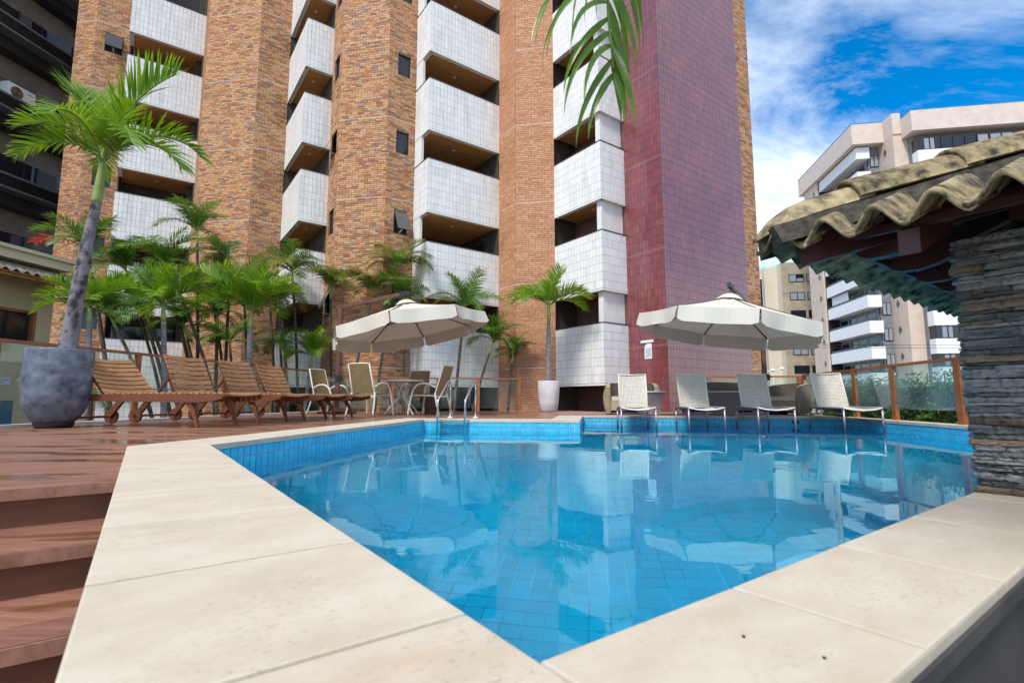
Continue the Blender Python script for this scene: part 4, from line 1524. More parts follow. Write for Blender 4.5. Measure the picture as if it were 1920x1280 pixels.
# hedge behind the right fence
hd = thing('hedge', 'clipped leafy green hedge behind the hazy glass fence at the right', 'hedge', (8.2, 9.0, GZ), R(81))
mb = MB()
for k in range(15000):
    x = random.uniform(-4.6, 5.2); a = random.random()
    top = 0.80 + 0.07 * math.sin(x * 3.1) + 0.05 * math.sin(x * 7.7 + 1)
    z = random.uniform(-1.0, top + 0.05)
    depth = random.choice((0, 0, 0, 1))
    y = 0.62 - abs(random.gauss(0, 0.10)) if not depth else random.uniform(-0.5, 0.6)
    if z > top - 0.1: y = random.uniform(-0.5, 0.62)
    y += 0.07 * math.sin(x * 5 + z * 6)
    p = Vector((x, y, z))
    n = Vector((random.gauss(0, .6), 0.6 + random.random(), random.gauss(0.5, .5))).normalized()
    t_ = n.cross(Vector((random.gauss(0, 1), random.gauss(0, 1), random.gauss(0, 1)))).normalized()
    b_ = n.cross(t_)
    l = random.uniform(0.03, 0.055); w = l * 0.45
    mb.add([p - t_ * l, p - b_ * w + n * 0.006, p + t_ * l, p + b_ * w + n * 0.006], [(0, 1, 2, 3)], min(1, max(0, random.gauss(0.45, 0.25))))
mb.v = [(v[0], v[1], v[2] - GZ) for v in mb.v]
part('foliage', mb, M_hedge, hd, kind='stuff')
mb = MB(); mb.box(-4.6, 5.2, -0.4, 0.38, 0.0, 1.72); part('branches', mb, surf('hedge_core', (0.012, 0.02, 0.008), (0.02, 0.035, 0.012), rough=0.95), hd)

# ------------------------------------------------------------------ pool ladder
pl = thing('pool_ladder', 'stainless steel pool ladder with two handrails at the far edge of the pool', 'ladder', (-1.12, 9.66, 0), RZC)
for x in (-0.265, 0.265):
    pts = [(x, -0.10, -0.9), (x, -0.10, 0.30)]
    for k in range(1, 6):
        a = k / 6 * R(55); pts.append((x, -0.10 + 0.10 * (1 - math.cos(a)), 0.30 + 0.10 * math.sin(a)))
    pts += [(x, 0.55, 0.72)]
    for k in range(1, 6):
        a = k / 5 * R(125)
        d0 = R(38)
        pts.append((x, 0.55 + 0.13 * (math.cos(R(90) + d0 - a) + math.sin(d0)), 0.72 + 0.13 * (math.sin(R(90) + d0 - a) - math.cos(d0))))
    last = pts[-1]
    pts += [(x, last[1] + 0.0, 0.62), (x, last[1] + 0.0, 0.02)]
    mb = MB(); mb.tube(pts, 0.021, 12); hr = part('handrail', mb, M_steel, pl, True)
    mb = MB(); mb.lathe([(0.0, 0.03), (0.03, 0.03), (0.055, 0.012), (0.055, 0.001)], 16, (x, last[1])); part('flange', mb, M_white, hr, True)
for z in (-0.02, -0.30, -0.58):
    mb = MB(); mb.box(-0.245, 0.245, -0.135, -0.055, z - 0.012, z + 0.012); part('step', mb, M_steel, pl)

# ------------------------------------------------------------------ wooden loungers
def slat_mesh(w, l, h, dip, mat_):
    mb = MB(); N = 8
    vs = []
    for i in range(N + 1):
        y = -w / 2 + w * i / N
        z = -dip * (1 - (2 * i / N - 1) ** 2)
        vs += [(-l / 2, y, z), (l / 2, y, z), (l / 2, y, z + h), (-l / 2, y, z + h)]
    fs = []
    for i in range(N):
        a = 4 * i; b = a + 4
        for k in range(4):
            fs.append((a + k, a + (k + 1) % 4, b + (k + 1) % 4, b + k)[::-1])
    fs.append((3, 2, 1, 0)[::-1]); fs.append((4 * N, 4 * N + 1, 4 * N + 2, 4 * N + 3)[::-1])
    mb.add(vs, fs)
    return mb.mesh('slat', mat_)


seat_slat = slat_mesh(0.83, 0.068, 0.022, 0.034, M_lwood)
LW = 0.42
frame_mb = MB()


def wood_lounger(loc, ang, label):
    t = thing('wooden_lounger', label, 'sun lounger', loc, RZC, 'wooden sun loungers along the left fence')
    for y in (-1, 1):
        mb = MB()
        prof = [(-0.28, 0.36), (1.80, 0.335), (2.16, 0.35), (2.30, 0.385), (2.34, 0.43), (2.32, 0.452), (-0.28, 0.452)]
        y0 = y * LW - 0.0 if y < 0 else LW - 0.035
        vs = [(px, y0, pz) for px, pz in prof] + [(px, y0 + 0.035, pz) for px, pz in prof]
        n = len(prof)
        mb.add(vs, [tuple(range(n)), tuple(reversed(range(n, 2 * n)))] + [(i, n + i, n + (i + 1) % n, (i + 1) % n) for i in range(n)])
        part('side_rail', mb, M_lwood2, t)
        mb = MB()     # curved sabre leg
        pts = [(1.70, 0.38), (1.78, 0.33), (1.86, 0.22), (1.91, 0.10), (1.945, 0.0)]
        ws = [0.10, 0.085, 0.06, 0.045, 0.035]
        yy = y * 0.37 - 0.02
        vs = []
        for (px, pz), w in zip(pts, ws):
            vs += [(px - w / 2, yy, pz), (px + w / 2, yy, pz + 0.02 * (w > .05)), (px + w / 2, yy + 0.04, pz + 0.02 * (w > .05)), (px - w / 2, yy + 0.04, pz)]
        fs = [(0, 1, 2, 3), (16, 19, 18, 17)]
        for i in range(4):
            a = 4 * i; b = a + 4
            for k in range(4): fs.append((a + k, a + (k + 1) % 4, b + (k + 1) % 4, b + k))
        mb.add(vs, fs); part('leg', mb, M_lwood2, t)
        mb = MB(); mb.bar((-0.05, y * 0.37, 0.37), (-0.26, y * 0.37, 0.12), 0.045, 0.09); part('wheel_strut', mb, M_lwood2, t)
        mb = MB(); mb.tube([(-0.25, y * 0.405 - 0.02, 0.112), (-0.25, y * 0.405 + 0.02, 0.112)], 0.112, 24)
        wh = part('wheel', mb, M_lwood2, t)
        mb = MB(); mb.tube([(-0.25, y * 0.405 - 0.026, 0.112), (-0.25, y * 0.405 + 0.026, 0.112)], 0.03, 12); part('hub', mb, M_black, wh)
    mb = MB(); mb.tube([(-0.25, -0.385, 0.112), (-0.25, 0.385, 0.112)], 0.018, 8); part('axle', mb, M_lwood2, t)
    mb = MB()
    for x in (0.40, 1.2, 1.9): mb.box(x, x + 0.045, -LW + 0.036, LW - 0.036, 0.36, 0.405)
    part('cross_bar', mb, M_lwood2, t)
    x = 0.52
    while x < 2.30:
        inst('slat', seat_slat, t, (x, 0, 0.447 + 0.006)); x += 0.088
    a = R(ang)
    hx, hz = 0.47, 0.452
    bk = MB(); bk.box(hx - 0.02, hx + 0.02, -0.34, 0.34, hz - 0.055, hz - 0.015)
    b_o = part('backrest', bk, M_lwood2, t)
    for y in (-0.37, 0.34):
        bk = MB(); bk.obox((hx, y, hz), Vector((-math.cos(a), 0, math.sin(a))) * 0.70, (0, 0.03, 0), Vector((math.sin(a), 0, math.cos(a))) * -0.05); part('back_rail', bk, M_lwood2, b_o)
    for k in range(8):
        u = 0.05 + k * 0.089
        inst('slat', seat_slat, b_o, (hx - math.cos(a) * u + math.sin(a) * 0.012, 0, hz + math.sin(a) * u + math.cos(a) * .012), (0, a, 0))
    u = 0.45
    for yy in (-0.25, 0.25):
        mb = MB(); mb.bar((hx - math.cos(a) * u - 0.02, yy, hz + math.sin(a) * u - 0.03), (-0.12 + 0.1 * math.cos(a), yy, 0.42), 0.03, 0.03); part('prop', mb, M_lwood2, t)
    return t


Dw = Vector((math.cos(RZC), math.sin(RZC), 0))
for (x, y), a, lb in (((-4.17, 7.28), 47, 'wooden slatted lounger with the low back beside the dark planter, nearest the camera'),
                      ((-3.90, 8.40), 65, 'wooden slatted lounger with a raised back, second from the dark planter'),
                      ((-3.62, 9.48), 65, 'wooden slatted lounger with a raised back, third from the dark planter'),
                      ((-3.46, 10.55), 64, 'wooden slatted lounger farthest from the dark planter, beside the woven chairs')):
    p = Vector((x, y, 0)) - Dw * 1.95
    wood_lounger(p, a, lb)

# ------------------------------------------------------------------ woven furniture
def weave_mat(name, c1, c2, rough=0.5):
    return surf(name, c1, c2, scale=6, rough=rough, tint=0.10, spec=0.4)


M_weave = weave_mat('weave_beige', (0.70, 0.64, 0.53), (0.78, 0.72, 0.61))
M_weave_b = weave_mat('weave_brown', (0.30, 0.21, 0.09), (0.38, 0.28, 0.13))
M_weave_d = weave_mat('weave_olive', (0.34, 0.27, 0.165), (0.44, 0.36, 0.23))
M_weave_g = weave_mat('weave_grey', (0.30, 0.24, 0.24), (0.38, 0.31, 0.31))
M_weave_u = surf('weave_under', (0.20, 0.17, 0.13), rough=0.9)


def woven(mb, um, f, nu, nv, th=0.006):
    """checker of over and under strands on the surface f(u, v); um takes the dark backing"""
    for i in range(nu):
        for j in range(nv):
            u0, u1 = i / nu, (i + 1) / nu
            v0, v1 = j / nv, (j + 1) / nv
            over = (i + j) % 2
            gu, gv = ((0.01, 0.16) if over else (0.22, 0.01))
            du, dv = (u1 - u0), (v1 - v0)
            a0, a1, b0, b1 = u0 + du * gu, u1 - du * gu, v0 + dv * gv, v1 - dv * gv
            p = [Vector(f(a0, b0)), Vector(f(a1, b0)), Vector(f(a1, b1)), Vector(f(a0, b1))]
            n = (p[1] - p[0]).cross(p[3] - p[0])
            if n.length < 1e-9: continue
            n.normalize()
            h = th * (1.0 if over else 0.45)
            c = sum(p, Vector()) / 4
            if over:
                m0, m1 = (p[0] + p[3]) / 2 + n * h, (p[1] + p[2]) / 2 + n * h
                e0, e1 = p, None
            q = [x + n * h for x in p]
            mb.add(p + q, [(4, 5, 6, 7), (0, 1, 5, 4), (1, 2, 6, 5), (2, 3, 7, 6), (3, 0, 4, 7)], random.random() * (0.7 if not over else 1))
    N = 10
    for i in range(N):
        for j in range(N):
            um.quad(f(i / N, j / N), f((i + 1) / N, j / N), f((i + 1) / N, (j + 1) / N), f(i / N, (j + 1) / N))


# wicker loungers on the wet shelf
def sling(u, v):
    """u across (0..1), v from foot to hinge"""
    x = -0.315 + 0.63 * u
    y = 0.02 + 1.16 * v
    dip = 0.055 * (1 - (2 * u - 1) ** 2)
    z = 0.475 - dip - 0.03 * math.sin(math.pi * v)
    return (x, y, z)


def sling_back(u, v):
    x = -0.285 + 0.57 * u
    dip = 0.03 * (1 - (2 * u - 1) ** 2)
    L_ = 0.76 * v
    a = R(68)
    return (x, 1.18 + L_ * math.cos(a) + dip * math.sin(a), 0.468 + L_ * math.sin(a) - dip * math.cos(a))


wm, wu = MB(), MB(); woven(wm, wu, sling, 20, 40, 0.006)
seat_me, seat_u = wm.mesh('seat', M_weave), wu.mesh('seat_backing', M_weave_u)
wm, wu = MB(), MB(); woven(wm, wu, sling_back, 20, 24, 0.006)
for k in range(1): pass
back_me, back_u = wm.mesh('backrest', M_weave), wu.mesh('backrest_backing', M_weave_u)


def wicker_lounger(loc, label):
    t = thing('wicker_lounger', label, 'sun lounger', loc, RZC, 'wicker loungers standing in the shallow shelf')
    se = inst('seat', seat_me, t, (0, 0, 0)); inst('backing', seat_u, se, (0, 0, -0.003))
    bk = inst('backrest', back_me, t, (0, 0, 0)); inst('backing', back_u, bk, (0, 0.004, -0.004))
    for sx in (-1, 1):
        mb = MB(); mb.tube([(sx * 0.325, 0.0, 0.47), (sx * 0.325, 1.20, 0.47), (sx * 0.325, 1.44, 0.46), (sx * 0.325, 1.52, 0.40)], 0.021, 8)
        part('side_rail', mb, M_alu, t, True)
        mb = MB(); mb.tube([(sx * 0.325, 0.02, 0.47), (sx * 0.328, 0.0, 0.0)], 0.019, 10); lg = part('leg', mb, M_alu, t, True)
        mb = MB(); mb.tube([(sx * 0.328, 0.0, 0.0), (sx * 0.328, 0.0, 0.03)], 0.022, 10); part('rubber_foot', mb, M_black, lg)
        mb = MB(); mb.tube([(sx * 0.325, 1.52, 0.42), (sx * 0.330, 1.53, 0.0)], 0.019, 10); lg = part('leg', mb, M_alu, t, True)
        mb = MB(); mb.tube([(sx * 0.330, 1.53, 0.0), (sx * 0.330, 1.53, 0.03)], 0.022, 10); part('rubber_foot', mb, M_black, lg)
        a = R(68)
        mb = MB(); mb.tube([(sx * 0.295, 1.17, 0.465), (sx * 0.295, 1.17 + 0.78 * math.cos(a), 0.465 + 0.78 * math.sin(a))], 0.013, 8); part('back_rail', mb, M_weave, bk, True)
    a = R(68)
    mb = MB(); mb.tube([(-0.295, 1.17 + .77 * math.cos(a), 0.465 + .77 * math.sin(a)), (0, 1.185 + .77 * math.cos(a), 0.455 + .77 * math.sin(a)), (0.295, 1.17 + .77 * math.cos(a), 0.465 + .77 * math.sin(a))], 0.013, 8); part('top_rail', mb, M_weave, bk, True)
    mb = MB(); mb.tube([(-0.325, 0.0, 0.472), (-0.17, -0.004, 0.437), (0, -0.004, 0.425), (0.17, -0.004, 0.437), (0.325, 0, 0.472)], 0.016, 8); part('front_rail', mb, M_weave, t, True)
    mb = MB(); mb.bar((-0.32, 1.50, 0.33), (0.32, 1.50, 0.33), 0.03, 0.03); mb.bar((-0.32, 1.18, 0.43), (0.32, 1.18, 0.43), 0.03, 0.03)
    mb.bar((-0.2, 1.40, 0.80), (-0.2, 1.49, 0.34), 0.02, 0.02); mb.bar((0.2, 1.40, 0.80), (0.2, 1.49, 0.34), 0.02, 0.02)
    part('stretcher', mb, M_alu, t)
    return t


for (x, y), lb in (((2.44, 9.86), 'wicker lounger in the pool shelf in front of the white balcony beside the potted palm'),
                   ((3.71, 9.74), 'wicker lounger in the pool shelf in front of the dark red wall corner'),
                   ((5.02, 9.70), 'wicker lounger in the pool shelf below the right parasol, second from the hedge'),
                   ((6.46, 9.40), 'wicker lounger in the pool shelf next to the hedge fence')):
    wicker_lounger((x, y, -0.256), lb)

# chairs round the table
def ch_seat(u, v): return (-0.25 + 0.5 * u, -0.24 + 0.50 * v, 0.43 + 0.02 * v - 0.03 * (1 - (2 * u - 1) ** 2))


def ch_back(u, v):
    w = 0.25 - 0.012 * v
    return (w - 2 * w * u, -0.25 - 0.17 * v - 0.03 * (1 - (2 * u - 1) ** 2), 0.45 + 0.56 * v)


wm, wu = MB(), MB(); woven(wm, wu, ch_seat, 16, 16, 0.006)
cs_me, cs_u = wm.mesh('seat', M_weave_b), wu.mesh('seat_backing', M_weave_u)
wm, wu = MB(), MB(); woven(wm, wu, ch_back, 16, 18, 0.006)
wm2 = MB(); woven(wm, wu, lambda u, v: (lambda p: (p[0], p[1] - 0.006, p[2]))(ch_back(1 - u, v)), 16, 18, 0.006)
cb_me, cb_u = wm.mesh('backrest', M_weave_b), wu.mesh('backrest_backing', M_weave_u)


def arc(pts, n=6):
    """Catmull-Rom through pts"""
    P = [Vector(p) for p in pts]
    P = [P[0] * 2 - P[1]] + P + [P[-1] * 2 - P[-2]]
    out_ = []
    for i in range(1, len(P) - 2):
        for k in range(n):
            t = k / n
            a, b, c, d = P[i - 1], P[i], P[i + 1], P[i + 2]
            out_.append(0.5 * ((2 * b) + (c - a) * t + (2 * a - 5 * b + 4 * c - d) * t * t + (3 * b - a - 3 * c + d) * t ** 3))
    out_.append(P[-2])
    return out_


def woven_chair(loc, rz, label, sc=1.14):
    t = thing('woven_armchair', label, 'chair', loc, rz, 'woven armchairs round the garden table')
    t.scale = (sc, sc, sc)
    se = inst('seat', cs_me, t, (0, 0, 0)); inst('backing', cs_u, se, (0, 0, -.002))
    bk = inst('backrest', cb_me, t, (0, 0, 0)); inst('backing', cb_u, bk, (0, -0.002, 0))
    for sx in (-1, 1):
        x = sx * 0.285
        mb = MB(); mb.tube(arc([(x * 1.12, 0.33, 0.0), (x * 1.05, 0.29, 0.30), (x * 1.02, 0.22, 0.54), (x * 1.02, 0.08, 0.645), (x, -0.12, 0.64), (x * 0.95, -0.27, 0.57)]), 0.019, 8)
        part('arm', mb, M_cream, t, True)
        mb = MB(); mb.tube(arc([(x * 1.12, -0.38, 0.0), (x * 1.02, -0.30, 0.28), (x * 0.95, -0.26, 0.46)]), 0.018, 8); part('leg', mb, M_cream, t, True)
        mb = MB(); mb.tube([(sx * 0.26, 0.29, 0.42), (sx * 0.26, -0.24, 0.40), (sx * 0.258, -0.25, 0.43), (sx * 0.243, -0.43, 1.02)], 0.014, 8); part('side_frame', mb, M_cream, t, True)
    mb = MB(); mb.tube(arc([(-0.243, -0.43, 1.02), (0, -0.46, 1.025), (0.243, -0.43, 1.02)]), 0.014, 8); part('top_rail', mb, M_cream, bk, True)
    mb = MB(); mb.bar((-0.27, 0.27, 0.40), (0.27, 0.27, 0.40), 0.03, 0.03); mb.bar((-0.27, -0.25, 0.39), (0.27, -0.25, 0.39), 0.03, 0.04); part('cross_bar', mb, M_cream, t)
    return t


def face(az): return R(-az)      # local +y turned to azimuth az

woven_chair((-4.75, 13.35, 0), face(112), 'woven armchair at the left of the round table, beside the parasol mast')
woven_chair((-3.25, 11.75, 0), face(20), 'woven armchair with its back to the pool, in front of the round table')
woven_chair((-1.98, 12.25, 0), face(-72), 'woven armchair at the right of the round table, next to the pool ladder')
woven_chair((-2.62, 13.75, 0), face(186), 'woven armchair mostly hidden behind the round table')
tb = thing('round_table', 'round cream garden table with curved legs under the left parasol', 'table', (-2.72, 12.6, 0))
mb = MB(); mb.lathe([(0.0, 0.80), (0.50, 0.80), (0.535, 0.805), (0.54, 0.825), (0.535, 0.845), (0.48, 0.848), (0.0, 0.848)], 40); part('table_top', mb, surf('table_top', (0.72, 0.66, 0.55), (0.78, 0.72, 0.62), scale=5, rough=0.35), tb, True)
for k in range(4):
    a = R(45 + 90 * k); c, s_ = math.cos(a), math.sin(a)
    mb = MB(); mb.tube(arc([(0.50 * c, 0.50 * s_, 0.0), (0.30 * c, 0.30 * s_, 0.22), (0.10 * c, 0.10 * s_, 0.42), (0.14 * c, 0.14 * s_, 0.62), (0.34 * c, 0.34 * s_, 0.80)]), 0.021, 8); part('leg', mb, M_cream, tb, True)
bs = thing('wicker_basket', 'dark brown cross woven basket on the deck under the right woven armchair', 'basket', (-2.15, 13.55, 0))
wm, wu = MB(), MB()
woven(wm, wu, lambda u, v: ((0.22 + 0.06 * v) * math.cos(2 * math.pi * u), (0.22 + 0.06 * v) * math.sin(2 * math.pi * u), 0.45 * v), 36, 10, 0.008)
part('body', wm, surf('weave_dark', (0.10, 0.035, 0.03), (0.16, 0.06, 0.05), rough=0.5, tint=.3), bs); part('lining', wu, M_weave_u, bs)

# wicker sofas and side tables on the terrace
def tub(loc, rz, w, d_, h, label, cat, matw):
    t = thing('wicker_sofa', label, cat, loc, rz, 'wicker lounge seats on the back terrace')
    # plan: rounded U, open to +y
    def plan(u):
        # u 0..1 from the right front round the back to the left front
        pts = [(w / 2, d_ / 2), (w / 2, -d_ / 2 + 0.25), (w / 2 - 0.25, -d_ / 2), (-w / 2 + 0.25, -d_ / 2), (-w / 2, -d_ / 2 + 0.25), (-w / 2, d_ / 2)]
        ls = [0]
        for a, b in zip(pts, pts[1:]): ls.append(ls[-1] + math.dist(a, b))
        q = u * ls[-1]
        for i in range(5):
            if q <= ls[i + 1] + 1e-9:
                k = (q - ls[i]) / (ls[i + 1] - ls[i])
                return (pts[i][0] + (pts[i + 1][0] - pts[i][0]) * k, pts[i][1] + (pts[i + 1][1] - pts[i][1]) * k)
        return pts[-1]

    def outer(u, v):
        x, y = plan(u)
        bul = 1 + 0.10 * math.sin(math.pi * min(1, v * 1.05))
        hh = h * (0.80 + 0.20 * math.sin(math.pi * u) ** 0.6)
        return (x * bul, y * bul, 0.03 + hh * v)

    def inner(u, v):
        x, y = plan(1 - u)
        bul = 0.84
        hh = h * (0.80 + 0.20 * math.sin(math.pi * u) ** 0.6)
        return (x * bul, y * bul + 0.03, 0.03 + hh * v)
    wm, wu = MB(), MB()
    woven(wm, wu, lambda u, v: outer(u, v), 64, 18, 0.008)
    part('shell', wm, matw, t, kind='stuff')
    woven(MB(), wu, lambda u, v: inner(u, v), 1, 1)
    wi = MB(); woven(wi, wu, inner, 50, 14, 0.006); part('inner_shell', wi, matw, t, kind='stuff')
    part('backing', wu, M_weave_u, t)
    rim = MB()
    N = 30
    for k in range(N):
        a, b, c, d2 = outer(k / N, 1), outer((k + 1) / N, 1), inner(1 - (k + 1) / N, 1), inner(1 - k / N, 1)
        up = Vector((0, 0, 0.012))
        rim.quad(Vector(a) + up, Vector(b) + up, Vector(c) + up, Vector(d2) + up, random.random())
    for e in (0.0, 1.0):
        for k in range(12):
            a, b = outer(e, k / 12), outer(e, (k + 1) / 12); c, d2 = inner(1 - e, (k + 1) / 12), inner(1 - e, k / 12)
            rim.quad(a, b, c, d2, random.random())
    part('rim', rim, matw, t)
    mb = MB(); mb.box(-w / 2 * 0.83, w / 2 * 0.83, -d_ / 2 * 0.82, d_ / 2, 0.10, 0.34); part('seat', mb, matw, t)
    mb = MB(); mb.box(-w / 2 * 0.80, w / 2 * 0.80, -d_ / 2 * 0.75, d_ / 2 - 0.02, 0.345, 0.45); part('cushion', mb, M_canvas, t)
    mb = MB()
    for x in (-w / 2 + .1, w / 2 - .1):
        for y in (-d_ / 2 + .1, d_ / 2 - .1): mb.box(x - .03, x + .03, y - .03, y + .03, 0, 0.05)
    part('foot', mb, M_black, t)
    return t


def side_table(loc, rz, label):
    t = thing('wicker_side_table', label, 'side table', loc, rz, 'flared wicker side tables on the back terrace')
    wm, wu = MB(), MB()

    def f(u, v):
        q = u * 4; k = int(min(3, q)); r = q - k
        hw = 0.24 + 0.10 * v ** 2
        c = [(hw, -hw), (hw, hw), (-hw, hw), (-hw, -hw)]
        a, b = c[k], c[(k + 1) % 4]
        return (a[0] + (b[0] - a[0]) * r, a[1] + (b[1] - a[1]) * r, 0.02 + 0.52 * v)
    woven(wm, wu, f, 64, 22, 0.006)
    part('base', wm, M_weave_g, t, kind='stuff'); part('backing', wu, M_weave_u, t)
    mb = MB(); mb.box(-0.36, 0.36, -0.36, 0.36, 0.54, 0.57); part('table_top', mb, M_pale_pot, t)
    return t


tub((3.05, 13.05, 0), face(188), 1.28, 0.80, 0.78, 'two seat wicker sofa behind the wicker lounger nearest the potted palm', 'sofa', M_weave_d)
side_table((3.35, 12.45, 0), R(-9), 'flared wicker side table with a pale top in front of the dark red wall corner')
tub((5.35, 13.25, 0), face(190), 1.75, 0.75, 0.80, 'long wicker sofa behind the middle wicker loungers', 'sofa', M_weave_d)
side_table((5.15, 12.35, 0), R(-9), 'flared wicker side table with a pale top between the middle wicker loungers')
tub((6.85, 12.55, 0), face(240), 0.85, 0.75, 0.74, 'wicker tub armchair at the right end of the terrace beside the fence corner', 'armchair', M_weave_d)

# ------------------------------------------------------------------ parasols
def parasol(center, zrim, tilt_dir, tilt, rz, mast_xy, mast_h, label, R0=1.97, rise=0.60, arm_over=True):
    t = thing('cantilever_parasol', label, 'parasol', (mast_xy[0], mast_xy[1], 0), 0, 'cream cantilever parasols')
    org = Vector((mast_xy[0], mast_xy[1], 0))
    axis = Vector((math.sin(R(tilt_dir + 90)), math.cos(R(tilt_dir + 90)), 0))    # rotation axis, tips toward tilt_dir downward
    M = Matrix.Translation(Vector((center[0], center[1], zrim)) - org) @ Matrix.Rotation(R(tilt), 4, axis) @ Matrix.Rotation(R(rz), 4, 'Z')

    def X(p): return tuple(M @ Vector(p))
    cm = MB()
    NR, NA = 7, 6

    def pt(seg, a, r):
        th0, th1 = seg * math.pi / 4, (seg + 1) * math.pi / 4
        p0 = Vector((math.cos(th0), math.sin(th0), 0)); p1 = Vector((math.cos(th1), math.sin(th1), 0))
        p = (p0 * (1 - a) + p1 * a) * R0 * r * (1 - 0.035 * r * math.sin(math.pi * a))
        z = rise * (1 - r) ** 1.12
        z -= 0.055 * math.sin(math.pi * a) * math.sin(math.pi * min(1, r * 0.9 + .1)) * (0.4 + r)
        z += 0.012 * math.sin(a * 19 + seg * 3) * r * (1 - r) * 2
        return (p.x, p.y, z)
    for s_ in range(8):
        for i in range(NR):
            for j in range(NA):
                r0, r1 = 0.08 + 0.92 * i / NR, 0.08 + 0.92 * (i + 1) / NR
                cm.quad(X(pt(s_, j / NA, r1)), X(pt(s_, (j + 1) / NA, r1)), X(pt(s_, (j + 1) / NA, r0)), X(pt(s_, j / NA, r0)))
    ca = part('canopy', cm, M_canvas, t, True)
    for s_ in range(8):
        vm = MB()
        NV = 12; prev = None
        rows = []
        for k in range(4):
            v = k / 3
            row = []
            for j in range(NV + 1):
                a = 0.012 + 0.976 * j / NV
                p = Vector(pt(s_, a, 1.0))
                e = min(a, 1 - a)
                drop = 0.31 * v * (min(1, (e / 0.10)) ** 0.5 * 0.25 + 0.75)
                rad = Vector((p.x, p.y, 0)).normalized()
                wv = 0.03 * math.sin(a * 11 + s_ * 2.3) * v
                row.append(X(p + rad * (0.035 * v + wv) - Vector((0, 0, drop))))
            rows.append(row)
        for k in range(3):
            for j in range(NV): vm.quad(rows[k + 1][j], rows[k + 1][j + 1], rows[k][j + 1], rows[k][j])
        part('valance', vm, M_canvas, ca, True)
    vc = MB()
    for s_ in range(8):
        a0, a1 = s_ * math.pi / 4, (s_ + 1) * math.pi / 4
        for r0, r1, z0, z1 in ((0.30, 0.16, rise * 0.80, rise * 0.99), (0.16, 0.02, rise * .99, rise * 1.06)):
            vc.quad(X((r0 * math.cos(a0), r0 * math.sin(a0), z0 + 0.05)), X((r0 * math.cos(a1), r0 * math.sin(a1), z0 + 0.05)), X((r1 * math.cos(a1), r1 * math.sin(a1), z1 + .05)), X((r1 * math.cos(a0), r1 * math.sin(a0), z1 + .05)))
    part('vent_cap', vc, M_canvas, ca, True)
    for s_ in range(8):
        a = s_ * math.pi / 4
        mb = MB(); mb.bar(X((0.06 * math.cos(a), 0.06 * math.sin(a), rise * 0.93)), X((R0 * 0.985 * math.cos(a), R0 * 0.985 * math.sin(a), -0.02)), 0.025, 0.03)
        rb = part('rib', mb, M_mast, t)
        mb = MB(); mb.bar(X((0.05 * math.cos(a), 0.05 * math.sin(a), rise * 0.30)), X((R0 * 0.5 * math.cos(a), R0 * 0.5 * math.sin(a), rise * 0.42)), 0.02, 0.022)
        part('strut', mb, M_mast, rb)
    mb = MB(); mb.tube([X((0, 0, rise * 0.22)), X((0, 0, rise * 1.15))], 0.045, 12); part('hub', mb, M_mast, t, True)
    top = Vector(X((0, 0, rise * 1.2)))
    mb = MB(); mb.box(-0.05, 0.05, -0.035, 0.035, 0.06, mast_h); mz = part('mast', mb, M_mast, t)
    mb = MB(); mb.box(-0.055, 0.11, -0.05, 0.05, 0.85, 1.0); mb.tube([(0.09, -0.05, 0.92), (0.09, -0.12, 0.92)], 0.012, 6); part('crank_box', mb, M_black, mz)
    hook = top + Vector((0, 0, 0.12))
    mdir = Vector((0, 0, mast_h - 0.05)) - hook
    end = hook - mdir.normalized() * 0.12
    mb = MB(); mb.bar(Vector((0, 0, mast_h - 0.06)) + mdir.normalized() * 0.12, hook + mdir.normalized() * 0.14, 0.06, 0.09); part('arm', mb, M_mast, t)
    mb = MB(); mb.bar(hook + mdir.normalized() * 0.139, end, 0.075, 0.10); mb.tube([tuple(hook), tuple(top)], 0.02, 8); part('arm_end', mb, M_black, t)
    mb = MB(); mb.bar((-0.5, 0, 0.03), (0.5, 0, 0.03), 0.09, 0.055); mb.bar((0, -0.5, 0.031), (0, 0.5, 0.031), 0.09, 0.055); part('base_cross', mb, M_black, t)
    return t


parasol((-2.62, 12.75), 2.24, 98, 10.5, -9 + 8, (-4.55, 13.25), 2.86, 'cream parasol tipped to the right over the round table and woven armchairs')
parasol((4.75, 11.05), 2.03, -82, 8.0, -9 + 3, (6.35, 12.75), 2.45, 'cream parasol above the wicker loungers in front of the red wall', R0=1.93)

# ------------------------------------------------------------------ tiled pavilion with the slate pillar
PT0, PS0 = 2.27, 1.14           # hip corner in (t, s)
EZ = 1.035                      # eave height (underside of a trough)
SL = 0.37                       # roof slope
pv_ = thing_ts('tiled_pavilion', 'poolside pavilion corner with mossy barrel roof tiles on a stacked slate pillar', 'pavilion', 3.0, 0.4, 0.0)
# slate pillar
core = MB(); core.box(2.86, 3.30, 0.10, 0.565, 0.0, 1.07)
pil = part('pillar', core, M_dark, pv_)
M_slate = surf('slate', (0.08, 0.092, 0.10), (0.34, 0.335, 0.31), scale=5, stretch=(1.3, 1.3, 9), lo=0.3, hi=0.7, detail=9, rough=0.75, rand=0.45, bump=1.0, bscale=28)
M_slate_b = surf('brown_slate', (0.11, 0.075, 0.045), (0.30, 0.22, 0.14), scale=5, stretch=(1.3, 1.3, 9), lo=0.3, hi=0.7, detail=9, rough=0.8, rand=0.35, bump=1.0, bscale=28)


